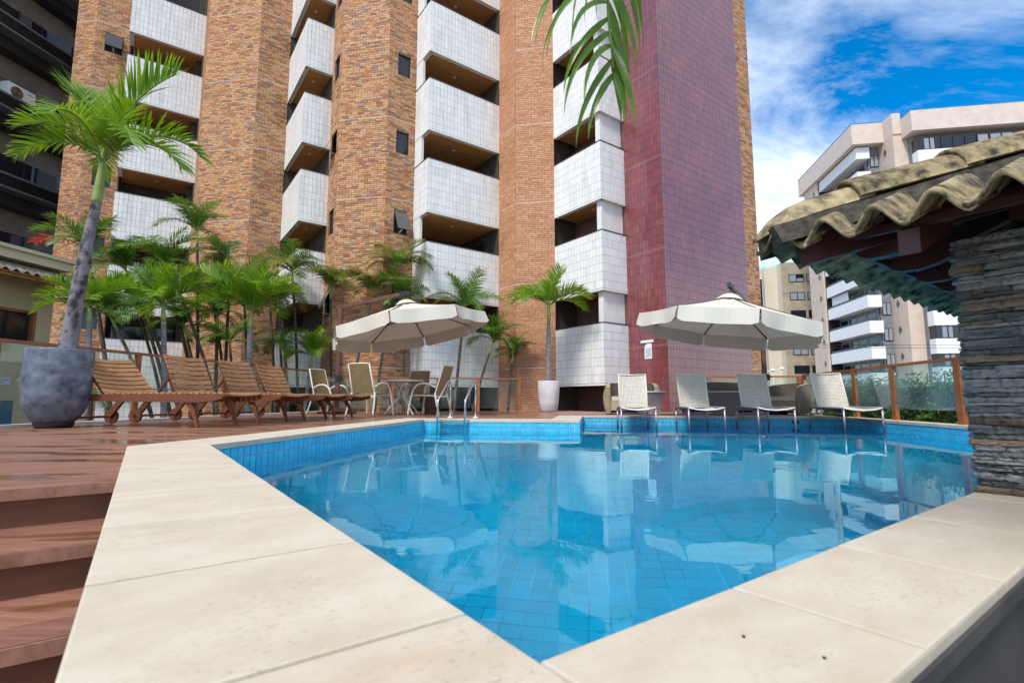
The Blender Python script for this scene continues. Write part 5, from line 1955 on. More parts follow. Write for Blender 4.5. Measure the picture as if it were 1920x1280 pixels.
def stone_mesh(L_, h, dep, mt):
    """rough layer of slate: length along x, face toward -y"""
    n = max(4, int(L_ / 0.013))
    mb = MB(); vs = []
    rr = random.Random(random.random())
    ph = rr.random() * 9
    for i in range(n + 1):
        x = -L_ / 2 + L_ * i / n
        e = min(i, n - i)
        pin = (0.55, 0.08, 0.0)[min(e, 2)]
        d = dep * 0.12 * math.sin(x * 21 + ph) + rr.gauss(0, 0.004)
        y0 = -dep + d + pin * 0.020
        hz_ = h * (1 - 0.25 * pin)
        top = hz_ / 2 + rr.gauss(0, h * 0.035); bot = -hz_ / 2 + rr.gauss(0, h * 0.035)
        ym = y0 + rr.gauss(0, 0.003)
        vs += [(x, 0, bot), (x, y0 + 0.004 + rr.gauss(0, .002), bot), (x, y0 + rr.gauss(0, .0025), bot + (top - bot) * 0.22), (x, ym, bot + (top - bot) * 0.62), (x, y0 + 0.003 + rr.gauss(0, .0025), top - h * .06), (x, y0 + 0.007, top), (x, 0, top)]
    fs = []
    for i in range(n):
        a, b = 7 * i, 7 * i + 7
        for k in range(6): fs.append((a + k, b + k, b + k + 1, a + k + 1))
    fs.append(tuple(range(7))[::-1][::-1]); fs.append(tuple(7 * n + k for k in range(7))[::-1])
    mb.add(vs, fs)
    return mb.mesh('stone', mt)


z = 0.002
lastcut = None
while z < 1.05:
    h = random.choice((0.010, 0.012, 0.015, 0.018, 0.022, 0.026, 0.030, 0.036)) * (0.9 if z > 0.5 else 1.0)
    h = min(h, 1.075 - z)
    if h < 0.009: break
    s_hi = 0.615 + random.gauss(0, 0.008)
    # face toward the pool corner (-t): stones from high s down to low s
    x = s_hi
    while x > 0.0:
        L_ = random.choice((0.10, 0.16, 0.24, 0.32, 0.42)) * random.uniform(0.85, 1.15)
        b = max(x - L_, -0.02)
        if b < 0.07: b = -0.02
        me = stone_mesh(x - b - 0.002, h - 0.0016, 0.070 + random.gauss(0, .006), M_slate_b if random.random() < (0.24 if z < 0.55 else 0.08) else M_slate)
        inst('stone', me, pil, (2.866, (x + b) / 2, z + h / 2), (random.gauss(0, .012), 0, R(-90)))
        x = b
    # face toward the pool (+s)
    x = 2.83
    while x < 3.28:
        L_ = random.choice((0.12, 0.2, 0.28)) * random.uniform(0.85, 1.15)
        e = min(3.32, x + L_)
        me = stone_mesh(e - x - 0.002, h - 0.0016, 0.06 + random.gauss(0, .008), M_slate_b if random.random() < 0.22 else M_slate)
        inst('stone', me, pil, ((x + e) / 2, 0.555, z + h / 2), (0, 0, R(180)))
        x = e
    z += h

# roof tiles
PIT = 0.182; TL = 0.43; EXP = 0.37
ca_, sa_ = math.cos(math.atan(SL)), math.sin(math.atan(SL))


def tile_mesh():
    mb = MB()
    NT = 14
    prof = []
    for k in range(NT + 1):
        q = k / NT
        x = (q - 0.5) * (PIT + 0.035)
        ang = (x / PIT) * 2 * math.pi
        c = math.cos(ang)
        prof.append((x, 0.045 + 0.045 * (c if c > 0 else c * 0.95) - 0.010 * x / PIT))
    th = 0.018
    vs = []
    for y, zz_ in ((0.0, 0.0), (TL, 0.0)):
        vs += [(x, y, zz_ + z) for x, z in prof]
    for y, zz_ in ((0.0, -th), (TL, -th)):
        vs += [(x, y, zz_ + z) for x, z in prof]
    n = NT + 1
    fs = []
    for k in range(NT):
        fs.append((k, k + 1, n + k + 1, n + k)); fs.append((2 * n + k, 3 * n + k, 3 * n + k + 1, 2 * n + k + 1))
        fs.append((k, 2 * n + k, 2 * n + k + 1, k + 1)); fs.append((n + k, n + k + 1, 3 * n + k + 1, 3 * n + k))
    fs.append((0, n, 3 * n, 2 * n)); fs.append((n - 1, 3 * n - 1, 4 * n - 1, 2 * n - 1))
    mb.add(vs, fs)
    return mb


full = tile_mesh().mesh('roof_tile', M_rooft, True)


def place_tile(M, keep):
    """keep(v) tells on which side of the hip a point in (t, s) lies; cut tiles that cross the hip"""
    pts = [M @ v.co for v in full.vertices]
    vals = [keep(p) for p in pts]
    if max(vals) < 0.0: return
    me = full
    if min(vals) < 0:
        bm = bmesh.new(); bm.from_mesh(full)
        Mi = M.inverted()
        # plane keep = 0 in (t, s, z): keep is linear, build from gradient
        g = Vector((keep(Vector((1, 0, 0))) - keep(Vector((0, 0, 0))), keep(Vector((0, 1, 0))) - keep(Vector((0, 0, 0))), 0))
        p0 = -g * keep(Vector((0, 0, 0))) / g.length_squared
        no = (Mi.to_3x3() @ g).normalized()
        bmesh.ops.bisect_plane(bm, geom=bm.verts[:] + bm.edges[:] + bm.faces[:], plane_co=Mi @ p0, plane_no=no, clear_inner=True)
        if len(bm.faces) < 4: bm.free(); return
        me = bpy.data.meshes.new('roof_tile'); bm.to_mesh(me); bm.free()
        me.materials.clear(); me.materials.append(M_rooft)
    o = bpy.data.objects.new('roof_tile', me); col.objects.link(o)
    o.parent = pv_
    off = Vector(ORG[pv_])
    o.matrix_local = Matrix.Translation(-off) @ M
    return o


slope_near = Matrix(((0, ca_, -sa_, 0), (-1, 0, 0, 0), (0, sa_, ca_, 0), (0, 0, 0, 1)))     # x -> -s, y -> up the slope (+t)
slope_far = Matrix(((-1, 0, 0, 0), (0, -ca_, sa_, 0), (0, sa_, ca_, 0), (0, 0, 0, 1)))      # x -> -t, y -> up the slope (-s)
for c in range(11):
    for r in range(5):
        u = r * EXP - 0.02
        M = Matrix.Translation((PT0 + u * ca_, PS0 - 0.07 - PIT * (c + 0.0), EZ + u * sa_ + 0.014 * (r % 2) * 0 + 0.012)) @ slope_near @ Matrix.Rotation(R(1.6), 4, 'X') @ Matrix.Rotation(random.gauss(0, 0.006), 4, 'Z')
        place_tile(M, lambda p: (PS0 - p.y) - (p.x - PT0) + 0.02)
for c in range(24):
    for r in range(6):
        u = r * EXP - 0.02
        M = Matrix.Translation((PT0 + 0.07 + PIT * c, PS0 - u * ca_, EZ + u * sa_ + 0.012)) @ slope_far @ Matrix.Rotation(R(1.6), 4, 'X') @ Matrix.Rotation(random.gauss(0, 0.006), 4, 'Z')
        place_tile(M, lambda p: (p.x - PT0) - (PS0 - p.y) + 0.02)
# ridge tiles along the hip, bedded in dark mortar
hd_ = Vector((1, -1, 0)).normalized()
hs_ = SL / math.sqrt(2)
hdir = Vector((hd_.x, hd_.y, hs_)).normalized()
M_bed = surf('bedding_mortar', (0.025, 0.022, 0.018), (0.08, 0.07, 0.05), scale=25, rough=0.95, bump=1.0, bscale=40)
side = Vector((S2, S2, 0))
upv = side.cross(hdir); upv = upv if upv.z > 0 else -upv
RT = 0.43
for k in range(6):
    st_ = Vector((PT0, PS0, EZ + 0.095)) + hdir * (k * RT - 0.06) + upv * 0.012
    mb = MB(); NT = 12
    rings = []
    NL = 7 if k == 0 else 2
    for i in range(NL):
        q = i / (NL - 1)
        if k == 0:
            rad = 0.098 * (math.sin(min(1, q * 1.9 + 0.06) * math.pi / 2) ** 0.7); lift = -0.035 * (1 - min(1, q * 1.9)) ** 2
        else:
            rad = 0.124 - 0.016 * q; lift = 0.012 * (1 - q)
        p = st_ + hdir * (RT + 0.07) * q + upv * lift
        ring = []
        for sgn, rr in ((0, rad), (1, max(0.001, rad - 0.017))):
            for j in range(NT + 1):
                a = math.pi * j / NT
                ring.append(p + side * math.cos(a) * rr + upv * (math.sin(a) * rr * 0.92 - 0.002 * sgn))
        rings.append(ring)
    vs = [v for r_ in rings for v in r_]
    m_ = 2 * (NT + 1); fs = []
    for i in range(NL - 1):
        for j in range(NT):
            a = i * m_ + j; b = a + m_
            fs.append((a, a + 1, b + 1, b)); a += NT + 1; b += NT + 1; fs.append((a, b, b + 1, a + 1))
        for j in (0, NT):
            a = i * m_ + j; fs.append((a, a + m_, a + m_ + NT + 1, a + NT + 1))
    for i in (0, NL - 1):
        for j in range(NT):
            a = i * m_ + j; fs.append((a, a + NT + 1, a + NT + 2, a + 1))
    mb.add(vs, fs)
    part('ridge_tile', mb, M_rooft, pv_, True)
mb = MB()
for k in range(8):
    a0 = Vector((PT0, PS0, EZ + 0.0)) + hdir * (0.02 + k * 0.3)
    p = [a0 + side * 0.15 + upv * 0.005, a0 + side * 0.105 + upv * 0.098, a0 - side * 0.105 + upv * 0.098, a0 - side * 0.15 + upv * 0.005]
    q = [x + hdir * 0.3 for x in p]
    mb.add(p + q, [(0, 1, 5, 4), (1, 2, 6, 5), (2, 3, 7, 6), (3, 2, 1, 0), (4, 5, 6, 7)])
part('bedding', mb, M_bed, pv_)
# timber below the tiles
mb = MB(); mb.bar((PT0 + 0.20, PS0 - 0.22, EZ + 0.05), (PT0 + 0.20, -1.0, EZ + 0.05), 0.022, 0.035); part('eave_board', mb, M_rafter, pv_)
mb = MB(); mb.bar((PT0 + 0.30, PS0 - 0.20, EZ + 0.045), (PT0 + 4.4, PS0 - 0.20, EZ + 0.045), 0.022, 0.035); part('eave_board', mb, M_rafter, pv_)
for k in range(9):
    t = PT0 + 0.42 + k * 0.40
    # tail profile in (s, z): a scrolled end, then the rafter up the slope
    L_ = max(0.62, min(1.9, 0.42 + k * 0.40 + 0.1))
    prof = []
    def pz(s_, o_): return EZ + SL * (PS0 - s_) - 0.03 + o_
    prof += [(PS0 - 0.24, pz(PS0 - 0.24, -0.005)), (PS0 - 0.22, pz(PS0 - .22, -0.03)), (PS0 - 0.23, pz(PS0 - .23, -0.055)), (PS0 - 0.27, pz(PS0 - 0.27, -0.085)), (PS0 - 0.34, pz(PS0 - 0.34, -0.112)), (PS0 - 0.42, pz(PS0 - .42, -0.125)), (PS0 - 0.49, pz(PS0 - .49, -0.118)), (PS0 - 0.515, pz(PS0 - .515, -0.095)), (PS0 - 0.53, pz(PS0 - 0.53, -0.085)), (PS0 - L_, pz(PS0 - L_, -0.085)), (PS0 - L_, pz(PS0 - L_, -0.005))]
    mb = MB(); n = len(prof)
    vs = [(t - 0.03, a, b) for a, b in prof] + [(t + 0.03, a, b) for a, b in prof]
    mb.add(vs, [tuple(range(n)), tuple(reversed(range(n, 2 * n)))] + [(i, n + i, n + (i + 1) % n, (i + 1) % n) for i in range(n)])
    part('rafter', mb, M_rafter, pv_)
for k in range(5):
    s_ = PS0 - 0.50 - k * 0.42
    L_ = min(1.7, 0.50 + k * 0.42 + 0.1)
    mb = MB(); mb.obox((PT0 + 0.10, s_ - 0.035, EZ + SL * 0.10 - 0.135), (L_ - 0.1, 0, SL * (L_ - 0.1)), (0, 0.07, 0), (0, 0, 0.10)); part('rafter', mb, M_rafter, pv_)
mb = MB(); q0 = Vector((PT0 + 0.10, PS0 - 0.10, EZ + 0.0)); mb.bar(q0, q0 + hdir * 2.2, 0.06, 0.12); part('hip_rafter', mb, M_rafter, pv_)
mb = MB()
for k in range(3):
    s_ = PS0 - 0.42 - k * 0.37
    mb.bar((PT0 + 0.42 + k * .37, s_, EZ + SL * (PS0 - s_) - 0.012), (PT0 + 4.4, s_, EZ + SL * (PS0 - s_) - 0.012), 0.04, 0.025)
    t = PT0 + 0.42 + k * 0.37
    mb.bar((t, PS0 - 0.42 - k * .37, EZ + SL * (t - PT0) - 0.014), (t, -1.2, EZ + SL * (t - PT0) - 0.014), 0.04, 0.025)
part('batten', mb, M_rafter, pv_)
mb = MB(); mb.box(2.80, 6.6, 0.30, 0.42, 1.10, 1.235); mb.box(2.93, 3.05, -1.2, 0.29, 1.10, 1.235); part('wall_plate', mb, M_rafter, pv_)
mb = MB(); mb.box(3.1, 6.6, -1.3, -1.2, GZ, 1.9); part('rear_wall', mb, M_dark, pv_)

# ------------------------------------------------------------------ palms
def frond_mesh(name, L_, n, ll, e0, e1, width, droop, mats, seed, vee=0.35, fwd=(40, 62), curl=0.0, start=0.14, side_curl=0.0):
    rr = random.Random(seed)
    mb = MB(); rb = MB()
    NP = 18
    pts = [Vector((0, 0, 0))]; tang = []
    for i in range(NP):
        q = (i + 0.5) / NP
        e = R(e0 + (e1 - e0) * q ** 1.15)
        yaw = R(side_curl * q)
        d = Vector((math.cos(e) * math.cos(yaw), math.cos(e) * math.sin(yaw), math.sin(e)))
        tang.append(d); pts.append(pts[-1] + d * (L_ / NP))
    rb.tube(pts, [0.016 * (1 - 0.8 * i / NP) * (L_ / 1.3) + 0.0025 for i in range(NP + 1)], 5, False)

    def at(q):
        x = q * NP; i = min(NP - 1, int(x)); return pts[i] + (pts[i + 1] - pts[i]) * (x - i), tang[i]
    for i in range(n):
        q = start + (1 - start) * (i + rr.uniform(-0.2, 0.2)) / n
        q = min(0.995, max(start, q))
        p, T = at(q)
        Sd = T.cross(Vector((0, 0, 1)))
        if Sd.length < 0.05: Sd = Vector((0, 1, 0))
        Sd.normalize(); Up = Sd.cross(T)
        shape = (0.55 + 0.45 * min(1, (q - start) / 0.25)) * (1 - 0.55 * max(0, (q - 0.55) / 0.45) ** 1.4)
        for sg in (-1, 1):
            al = R(fwd[1] + (fwd[0] - fwd[1]) * q + rr.gauss(0, 4))
            l = ll * shape * rr.uniform(0.88, 1.08)
            d = (Sd * sg * math.sin(al) + T * math.cos(al) + Up * (vee + rr.gauss(0, 0.10))).normalized()
            w = width * rr.uniform(0.8, 1.15)
            wv = T - d * T.dot(d); wv.normalize()
            tn = min(1, max(0, 0.35 + 0.3 * rr.random() + 0.15 * q))
            NS = 5
            c = p.copy(); vs = []
            for k in range(NS + 1):
                v = k / NS
                ww = w * (0.45, 1.0, 0.95, 0.75, 0.45, 0.04)[k]
                vs += [c - wv * ww / 2, c + wv * ww / 2]
                dd = (d - Vector((0, 0, 1)) * droop * v ** 1.3 + T * curl * v).normalized()
                c = c + dd * (l / NS)
            for k in range(NS):
                mb.add([vs[2 * k], vs[2 * k + 1], vs[2 * k + 3], vs[2 * k + 2]], [(0, 1, 2, 3)], 1.0 if (k == NS - 1 and rr.random() < .5) else tn)
    m1 = mb.mesh(name, [mats[0], mats[1]])
    # join the rachis in as a second material
    nv = len(mb.v)
    me = bpy.data.meshes.new(name)
    me.from_pydata(mb.v + rb.v, [], mb.f + [tuple(nv + i for i in f) for f in rb.f])
    a = me.attributes.new('tint', 'FLOAT', 'FACE'); a.data.foreach_set('value', mb.t + rb.t)
    me.materials.append(mats[0]); me.materials.append(mats[1])
    me.polygons.foreach_set('material_index', [0] * len(mb.f) + [1] * len(rb.f))
    bpy.data.meshes.remove(m1)
    return me


FB = [frond_mesh('frond', 1.35, 34, 0.52, e0, e1, 0.034, dr, (M_leafb, M_rachis), 10 + i, vee=0.42)
      for i, (e0, e1, dr) in enumerate(((72, 15, 0.35), (62, -10, 0.4), (52, -35, 0.5), (38, -50, 0.6), (78, 45, 0.3)))]
FD = [frond_mesh('frond', 1.30, 32, 0.44, e0, e1, 0.026, dr, (M_leafd, M_rachis), 30 + i, vee=0.18)
      for i, (e0, e1, dr) in enumerate(((75, -5, 0.8), (62, -35, 0.9), (48, -55, 1.0), (30, -65, 1.1), (80, 25, 0.7)))]
FY = [frond_mesh('frond', 1.25, 34, 0.42, e0, e1, 0.026, dr, (M_leafy, M_rachis), 50 + i, vee=0.2)
      for i, (e0, e1, dr) in enumerate(((75, 0, 0.8), (60, -35, 0.9), (45, -58, 1.0)))]
FR = frond_mesh('frond', 1.3, 34, 0.42, 25, -30, 0.026, 0.7, (M_leafr, M_shafto), 70, vee=0.15)


def palm(base, crown, rad, kind, label, cat='palm', nf=9, sc=1.0, shaft=0.45, seed=0, red=0, group='palms behind the glass fences', bend=0.0, az0=None):
    rr = random.Random(seed * 7 + 3)
    base, crown = Vector(base), Vector(crown)
    t = thing('palm_tree', label, cat, base, 0, group)
    v = crown - base
    pts = []
    for i in range(9):
        q = i / 8
        p = v * q + Vector((bend * math.sin(math.pi * q), 0, 0))
        p.x += (v.x * (q ** 1.6 - q)) * 0.6; p.y += (v.y * (q ** 1.6 - q)) * 0.6
        pts.append(p)
    L_ = v.length
    ks = max(0.3, 1 - shaft * sc / L_)
    cut = []
    def at(q):
        x = q * 8; i = min(7, int(x)); return pts[i] + (pts[i + 1] - pts[i]) * (x - i)
    tr = [at(ks * i / 30) for i in range(31)]
    rads = [rad * (1.35 - 0.35 * min(1, i / 5)) * (1 - 0.28 * i / 30) * (1 + 0.035 * (i % 2)) for i in range(31)]
    mb = MB(); mb.tube(tr, rads, 10); part('trunk', mb, M_trunk if kind == 'bright' else M_trunkd, t, True)
    mb = MB(); mb.tube([at(ks + (1 - ks) * i / 5) for i in range(6)], [rad * x for x in (0.74, 0.80, 0.72, 0.60, 0.48, 0.3)], 10)
    part('crown_shaft', mb, M_shaft if kind == 'bright' or rr.random() < 0.5 else M_shafto, t, True)
    fr_ = {'bright': FB, 'dark': FD, 'yellow': FY + FD[:2]}[kind]
    top = at(1.0) - Vector((0, 0, 0.05))
    for i in range(nf):
        me = fr_[rr.randrange(len(fr_))] if i else fr_[0]
        if red and i == nf - 1: me = FR
        o = bpy.data.objects.new('frond', me); col.objects.link(o); o.parent = t
        o.location = top
        az = (az0 if az0 is not None else rr.random() * 6.28) + i * 2.39996 + rr.gauss(0, .15)
        if red and i == nf - 1: az = math.pi
        tiltm = Matrix.Rotation(az, 4, 'Z') @ Matrix.Rotation(rr.gauss(0, 0.10), 4, 'Y') @ Matrix.Rotation(rr.gauss(0, .2), 4, 'X')
        s_ = sc * rr.uniform(0.88, 1.12) * (1.25 if me is FR else 1.0)
        o.matrix_local = Matrix.Translation(top) @ tiltm @ Matrix.Scale(s_, 4)
    return t


def pw(px, py, Y):
    """world point at depth Y seen at a pixel of the 1920 x 1280 photograph (only used to lay the palms out)"""
    th_ = math.atan(108 / 950)
    x = (px - 960) / 950; y = -(py - 640) / 950
    r = Vector((x, math.cos(th_) - math.sin(th_) * y, math.sin(th_) + math.cos(th_) * y))
    k = Y / r.y
    return Vector((r.x * k, Y, CAMZ + r.z * k))


# bright feather palms just behind the left fence
spec = [
    ('bright', 168, 575, 11.2, 166, 0.08, 0.85, 'bright green palm behind the fence directly right of the leaning potted trunk'),
    ('bright', 306, 570, 12.6, 312, 0.08, 1.0, 'bright green palm behind the fence above the second wooden lounger'),
    ('bright', 470, 580, 14.2, 466, 0.10, 1.25, 'bright spreading palm with a pale ringed trunk behind the farthest wooden lounger'),
    ('bright', 585, 665, 15.7, 570, 0.06, 0.75, 'small bright palm behind the fence left of the parasol mast'),
    ('dark', 160, 462, 15.0, 215, 0.07, 1.15, 'tall dark palm with one red drooping frond beside the beige annex'),
    ('dark', 236, 505, 15.6, 330, 0.06, 1.15, 'dark palm with a thin leaning trunk in front of the leftmost white balconies'),
    ('dark', 305, 500, 15.2, 380, 0.06, 1.2, 'dark palm left of the tallest palm in the cluster'),
    ('dark', 369, 432, 16.6, 372, 0.06, 1.2, 'tallest dark palm of the cluster reaching above the others in front of the brick tower'),
    ('dark', 432, 482, 16.8, 420, 0.06, 1.1, 'dark palm right of the tallest palm in front of the brick tower'),
    ('dark', 345, 610, 15.0, 385, 0.05, 0.95, 'low dark palm in the gap between the second and third bright palms'),
    ('dark', 250, 560, 15.0, 318, 0.05, 1.05, 'dark palm behind the second bright palm with its crown before the balcony opening'),
    ('dark', 395, 545, 16.2, 432, 0.05, 1.1, 'dark palm under the tallest palm with its crown before the brick tower'),
    ('dark', 430, 640, 15.2, 445, 0.05, 0.85, 'very low dark palm at the foot of the bright spreading palm, left side'),
    ('dark', 525, 640, 15.9, 535, 0.05, 0.85, 'very low dark palm between the bright spreading palm and the parasol mast'),
    ('dark', 205, 590, 14.0, 300, 0.055, 1.0, 'low dark palm whose slanting trunk crosses the dark opening under the leftmost balconies'),
    ('dark', 335, 545, 14.9, 420, 0.055, 1.1, 'dark palm with drooping fronds and a slanting trunk above the second wooden lounger'),
    ('dark', 455, 530, 16.0, 470, 0.05, 1.1, 'dark palm rising behind the bright spreading palm in front of the brick tower edge'),
    ('dark', 505, 560, 15.6, 520, 0.05, 0.95, 'small dark palm between the bright spreading palm and the narrow balcony column'),
    ('dark', 272, 585, 14.4, 350, 0.06, 1.0, 'low dark palm with a slanting trunk in the left cluster'),
    ('dark', 408, 590, 15.6, 405, 0.06, 1.0, 'low dark palm in the shade behind the bright spreading palm'),
    ('yellow', 548, 508, 16.6, 562, 0.05, 1.1, 'pale green palm in front of the narrow balcony column left of the middle brick tower'),
    ('yellow', 524, 560, 15.9, 545, 0.05, 0.9, 'yellowish palm with dark thin trunk behind the fence left of the parasol'),
    ('yellow', 620, 535, 16.8, 622, 0.05, 1.05, 'yellowing palm in front of the left edge of the middle brick tower'),
    ('yellow', 700, 545, 16.3, 650, 0.05, 1.0, 'yellowish palm with a slanting trunk behind the left parasol arm'),
    ('yellow', 746, 498, 16.8, 700, 0.05, 1.15, 'tall yellow green palm above the left parasol in front of the middle brick tower'),
    ('dark', 755, 560, 16.5, 758, 0.055, 1.05, 'dark palm right behind the top of the left parasol'),
    ('dark', 872, 575, 17.0, 850, 0.06, 1.15, 'dark palm right of the left parasol in front of the white balconies'),
    ('dark', 925, 640, 17.0, 880, 0.05, 0.95, 'low dark palm with forked pale stems right of the left parasol'),
    ('dark', 962, 662, 17.05, 950, 0.05, 0.8, 'small dark palm against the foot of the orange brick tower'),
]
for i, (kind, px, py, Y, bx, rad, sc, lb) in enumerate(spec):
    c = pw(px, py, Y)
    b = pw(bx, 748, Y + (0.2 if kind == 'dark' else 0.0)); b.z = -0.76
    palm(b, c, rad, kind, lb, nf=(14 if kind == 'bright' else 13), sc=sc * (0.90 if kind == 'dark' else 0.90), seed=i + 1, red=(px == 160), shaft=0.5, az0=(0.3 if kind == 'bright' else None))

# dark clay planter with the leaning palm
PX, PY = -6.24, 6.98
dp = thing('dark_planter', 'large dark mottled clay planter at the left end of the deck', 'planter', (PX, PY, 0))
mb = MB(); mb.lathe([(0.0, 0.0), (0.20, 0.0), (0.215, 0.03), (0.22, 0.075)], 48); part('plinth', mb, surf('plinth', (0.02, 0.022, 0.028), rough=0.4), dp, True)
mb = MB(); mb.lathe([(0.205, 0.07), (0.245, 0.10), (0.31, 0.20), (0.352, 0.32), (0.374, 0.48), (0.380, 0.65), (0.376, 0.85), (0.372, 1.04), (0.368, 1.055), (0.34, 1.055), (0.33, 1.04), (0.32, 0.94)], 64); part('pot', mb, M_stone_pot, dp, True)
mb = MB()
mb.lathe([(0.0, 1.025), (0.33, 1.015)], 32)
for k in range(420):
    a = random.random() * 6.28; r = 0.315 * math.sqrt(random.random()); s_ = random.uniform(0.012, 0.026)
    c = Vector((r * math.cos(a), r * math.sin(a), 1.03 + random.uniform(0, 0.025)))
    m3 = Matrix.Rotation(random.random() * 6, 3, (random.random(), random.random(), 1))
    q = [m3 @ Vector(p) * s_ + c for p in ((1, 0, 0), (0, 1, 0), (-1, 0, 0), (0, -1, 0), (0, 0, 0.7), (0, 0, -0.7))]
    mb.add(q, [(0, 1, 4), (1, 2, 4), (2, 3, 4), (3, 0, 4), (1, 0, 5), (2, 1, 5), (3, 2, 5), (0, 3, 5)], random.random())
part('gravel', mb, M_gravel, dp, kind='stuff')

# hero palm fronds: stiff upright leaflets
HB = {k: frond_mesh('frond', L_, n, ll, e0, e1, w, dr, (M_leafb, M_rachis), 90 + i, vee=ve, fwd=fw, start=st_, side_curl=sc2)
      for i, (k, L_, n, ll, e0, e1, w, dr, ve, fw, st_, sc2) in enumerate((
          ('up', 1.45, 38, 0.58, 80, 34, 0.032, 0.25, 0.35, (30, 45), 0.22, 0),
          ('arch', 1.60, 46, 0.56, 66, -55, 0.030, 0.55, 0.35, (35, 58), 0.18, 0),
          ('mid', 1.55, 44, 0.56, 62, -10, 0.032, 0.35, 0.45, (35, 60), 0.2, 0),
          ('low', 1.5, 46, 0.52, 40, -62, 0.030, 0.6, 0.25, (35, 62), 0.15, 0)))}
tp = thing('potted_palm', 'tall leaning palm with a dark blotched trunk growing from the dark planter', 'palm', (PX + 0.08, PY, 1.04))
tr_pts = [Vector((0.0, 0, -0.1)), Vector((0.03, 0, 0.3)), Vector((0.08, 0.0, 0.9)), Vector((0.13, 0.02, 1.6)), Vector((0.19, 0.03, 2.15))]
tp_a = arc([tuple(p) for p in tr_pts], 9)
n_ = len(tp_a)
mb = MB(); mb.tube(tp_a, [0.118 - 0.062 * (i / n_) ** 0.8 + 0.003 * (i % 2) + 0.045 * max(0, 1 - i / 5) for i in range(n_)], 16)
M_trunkh = surf('blotched_trunk', (0.022, 0.02, 0.022), (0.21, 0.195, 0.215), scale=6.0, stretch=(1.5, 1.5, 1.0), lo=0.38, hi=0.56, detail=9, rough=0.85, bump=0.7, bscale=30)
part('trunk', mb, M_trunkh, tp, True)
sh = arc([(0.19, 0.03, 2.13), (0.205, 0.03, 2.4), (0.23, 0.03, 2.85), (0.25, 0.03, 3.15)], 4)
mb = MB(); mb.tube(sh, [0.061, 0.066, 0.066, 0.062, 0.057, 0.052, 0.047, 0.046, 0.042, 0.038, 0.034, 0.03, 0.02][:len(sh)], 12); part('crown_shaft', mb, M_shaft, tp, True)
cr_ = Vector((0.22, 0.03, 2.72))
for key, az, roll, s_ in (('arch', 12, 0, 1.0), ('up', 15, 0.1, 1.22), ('mid', -30, 0.1, 0.8), ('low', -38, 0, 1.0), ('arch', -80, 0, 0.85), ('low', 200, 0.15, 0.74),
                          ('up', 168, 0, 1.12), ('up', 120, -0.2, 1.18), ('arch', 130, 0, 0.8), ('mid', 75, 0, 0.8), ('low', -6, 0.2, 0.95), ('arch', 222, 0.2, 0.70), ('mid', 178, 0.1, 0.66)):
    o = bpy.data.objects.new('frond', HB[key]); col.objects.link(o); o.parent = tp
    o.matrix_local = Matrix.Translation(cr_ + Vector((0, 0, random.uniform(-0.08, 0.12)))) @ Matrix.Rotation(R(az), 4, 'Z') @ Matrix.Rotation(roll, 4, 'X') @ Matrix.Scale(s_, 4)

# pale planter and its palm before the orange tower
QX, QY = 1.12, 15.55
pp = thing('pale_planter', 'tall pale grey planter on the terrace before the orange brick tower', 'planter', (QX, QY, -0.012))
mb = MB(); mb.lathe([(0.0, 0.0), (0.22, 0.0), (0.26, 0.05), (0.30, 0.3), (0.325, 0.6), (0.335, 0.93), (0.33, 0.945), (0.30, 0.945), (0.29, 0.9), (0.0, 0.88)], 48); part('pot', mb, M_pale_pot, pp, True)
mb = MB(); mb.lathe([(0.0, 0.905), (0.29, 0.895)], 24); part('soil', mb, M_soil, pp)
qp = thing('potted_palm', 'bright palm with a slim grey trunk growing from the pale planter', 'palm', (QX, QY, 0.88))
tw = arc([(0, 0, -0.05), (0.0, 0, 0.6), (0.01, 0, 1.3), (0.02, 0, 1.75)], 7)
mb = MB(); mb.tube(tw, [0.085 - 0.03 * i / len(tw) + 0.002 * (i % 2) for i in range(len(tw))], 12); part('trunk', mb, M_trunk, qp, True)
mb = MB(); mb.tube([(0.02, 0, 1.74), (0.022, 0, 2.1), (0.025, 0, 2.6)], [0.056, 0.06, 0.03], 12); part('crown_shaft', mb, M_shaft, qp, True)
for i, (mi, az, s_) in enumerate(((2, 0, 1.05), (3, 20, 1.0), (1, 60, 1.0), (0, 100, 0.9), (2, 180, 1.05), (1, 150, 1.0), (3, 200, 1.0), (4, -60, 0.9), (1, -95, 0.9), (2, -30, 1.05), (3, -130, 0.95), (4, 10, .9))):
    o = bpy.data.objects.new('frond', FB[mi]); col.objects.link(o); o.parent = qp
    o.matrix_local = Matrix.Translation((0.024, 0, 2.35 + 0.03 * (i % 4))) @ Matrix.Rotation(R(az), 4, 'Z') @ Matrix.Rotation(random.gauss(0, .15), 4, 'X') @ Matrix.Scale(s_, 4)

# small fern-like young palm behind the glass beside the planter
fn = thing('young_palm', 'low young palm behind the left glass between the dark planter and the first wooden lounger', 'plant', (-7.75, 9.4, 0.05))
for i in range(7):
    o = bpy.data.objects.new('frond', FD[1 + i % 3]); col.objects.link(o); o.parent = fn
    o.matrix_local = Matrix.Translation((0, 0, 0.25)) @ Matrix.Rotation(i * 0.9, 4, 'Z') @ Matrix.Scale(0.5, 4)
mb = MB(); mb.tube([(0, 0, -0.82), (0, 0, 0.3)], [0.05, 0.03], 8); part('stem', mb, M_trunkd, fn)

# frond of a coconut palm hanging in from above the camera
np_ = thing('coconut_palm', 'overhanging palm whose frond hangs into the top of the picture', 'palm', (1.9, -1.6, GZ))
mb = MB(); mb.tube(arc([(0, 0, 0), (-0.1, 0.1, 1.6), (-0.45, 0.6, 3.2), (-0.8, 1.3, 4.3)], 8), 0.09, 12); part('trunk', mb, M_trunk, np_, True)


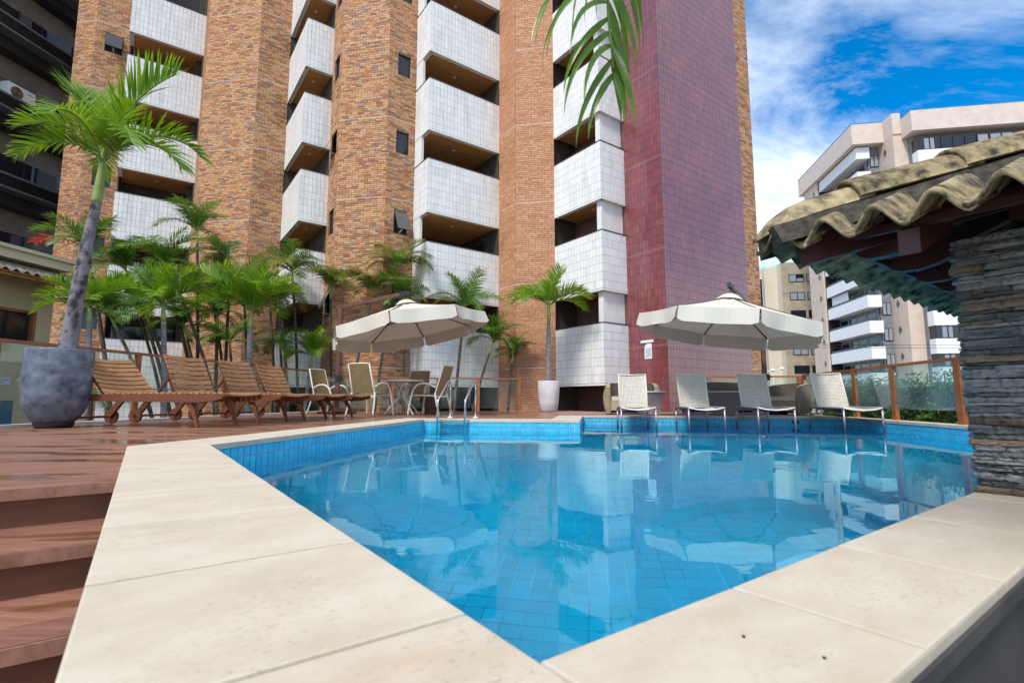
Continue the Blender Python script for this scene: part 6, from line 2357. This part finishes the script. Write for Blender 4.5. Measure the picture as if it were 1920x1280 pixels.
def near_frond(path, leaflets, name='frond'):
    mb = MB(); rb = MB()
    P = arc(path, 8)
    rb.tube(P, [0.011 * (1 - 0.75 * i / len(P)) + 0.002 for i in range(len(P))], 6, False)
    for q, sg, l, out_, w in leaflets:
        x = q * (len(P) - 1); i = min(len(P) - 2, int(x)); p = P[i] + (P[i + 1] - P[i]) * (x - i)
        T = (P[i + 1] - P[i]).normalized()
        d = Vector((sg * out_[0], out_[1], out_[2])).normalized()
        NS = 9; c = p.copy(); vs = []
        wv = d.cross(Vector((0.15 * sg, 1, 0.1))).normalized()
        g = Vector((0, 0, -1))
        tw_ = random.uniform(-0.5, 0.5)
        for k in range(NS + 1):
            v = k / NS
            ww = w * min(1, 0.5 + v * 3) * max(0.03, (1 - v ** 3)) * (1 - 0.35 * v)
            dd = (d * (1 - v) ** 0.9 + g * (0.10 + 0.95 * v)).normalized()
            wq = dd.cross(Vector((math.sin(tw_ + v * 0.8), math.cos(tw_ + v * .8), 0.1))).normalized()
            n_ = dd.cross(wq)
            vs += [c - wq * ww / 2 + n_ * ww * .14, c, c + wq * ww / 2 + n_ * ww * .14]
            c = c + dd * (l / NS)
        for k in range(NS):
            tn = 0.25 + 0.3 * random.random() if k < NS - 2 else (0.6 if k == NS - 2 else 1.0)
            a = 3 * k
            mb.add([vs[a], vs[a + 1], vs[a + 4], vs[a + 3]], [(0, 1, 2, 3)], tn); mb.add([vs[a + 1], vs[a + 2], vs[a + 5], vs[a + 4]], [(0, 1, 2, 3)], tn * 0.9)
    off = (1.9, -1.6, GZ)
    nv = len(mb.v)
    me = bpy.data.meshes.new(name)
    V = [(v[0] - off[0], v[1] - off[1], v[2] - off[2]) for v in [tuple(q) for q in mb.v] + [tuple(q) for q in rb.v]]
    me.from_pydata(V, [], mb.f + [tuple(nv + i for i in f) for f in rb.f])
    a = me.attributes.new('tint', 'FLOAT', 'FACE'); a.data.foreach_set('value', mb.t + rb.t)
    me.materials.append(M_leafn); me.materials.append(M_rachis)
    me.polygons.foreach_set('material_index', [0] * len(mb.f) + [1] * len(rb.f))
    o = bpy.data.objects.new(name, me); col.objects.link(o); o.parent = np_
    return o


rs = random.Random(5)
lf = []
for k in range(0, 17):
    k = k * 0.8
    q = 0.36 + 0.64 * k / 12.5
    lf.append((q, -1, 0.84 - 0.50 * k / 13 + rs.uniform(-.06, .06), (0.72 - 0.36 * k / 13, -0.15 + rs.uniform(-.35, .35), 0.05 - 0.5 * k / 13), 0.031))
    lf.append((q, 1, 0.64 - 0.34 * k / 13 + rs.uniform(-.06, .06), (0.34 - 0.12 * k / 13, 0.15 + rs.uniform(-.3, .3), -0.25 - 0.4 * k / 13), 0.034))
for k in range(7):
    lf.append((0.30 + 0.035 * k, -1, 0.80, (0.85, 0.1 * (k % 3), 0.12), 0.026))
near_frond([(1.08, -0.25, 3.22), (0.72, 0.75, 3.18), (0.46, 1.50, 2.62), (0.40, 1.90, 2.12), (0.42, 1.96, 1.74)], lf)
lf2 = []
for k in range(9):
    q = 0.42 + 0.58 * k / 8
    lf2.append((q, -1, 0.50 + rs.uniform(-.10, .12), (0.10 + rs.uniform(-.15, .2), -0.05 + rs.uniform(-.15, .25), -0.25), 0.022))
    if k % 2: lf2.append((q, 1, 0.46 + rs.uniform(-.06, .06), (0.25, 0.2, -0.2), 0.022))
near_frond([(0.95, 0.2, 3.3), (0.62, 1.1, 3.1), (0.50, 1.75, 2.52), (0.30, 2.05, 2.26)], lf2)
for az in (200, 280, 330):
    me = FB[2]
    o = bpy.data.objects.new('frond', me); col.objects.link(o); o.parent = np_
    o.matrix_local = Matrix.Translation((-0.8, 1.3, 4.3)) @ Matrix.Rotation(R(az), 4, 'Z')

bp_ = cdw((40.65, 57.0), 0.55, 3.2)
bpl = thing('balcony_plant', 'yellow green potted plant on a white balcony of the far block', 'plant', (bp_.x, bp_.y, 5.11), RZC)
mb = MB(); mb.lathe([(0, 0), (0.2, 0), (0.28, 0.5), (0.25, 0.5), (0.24, 0.45), (0, 0.45)], 16); part('pot', mb, M_pale_pot, bpl)
mb = MB(); mb.tube([(0, 0, 0.4), (0.02, 0, 1.3)], 0.03, 6); part('stem', mb, M_trunkd, bpl)
for i in range(9):
    o = bpy.data.objects.new('frond', FB[i % 5]); col.objects.link(o); o.parent = bpl
    o.matrix_local = Matrix.Translation((0.02, 0, 0.9 + 0.06 * i)) @ Matrix.Rotation(i * 2.4, 4, 'Z') @ Matrix.Scale(0.6, 4)
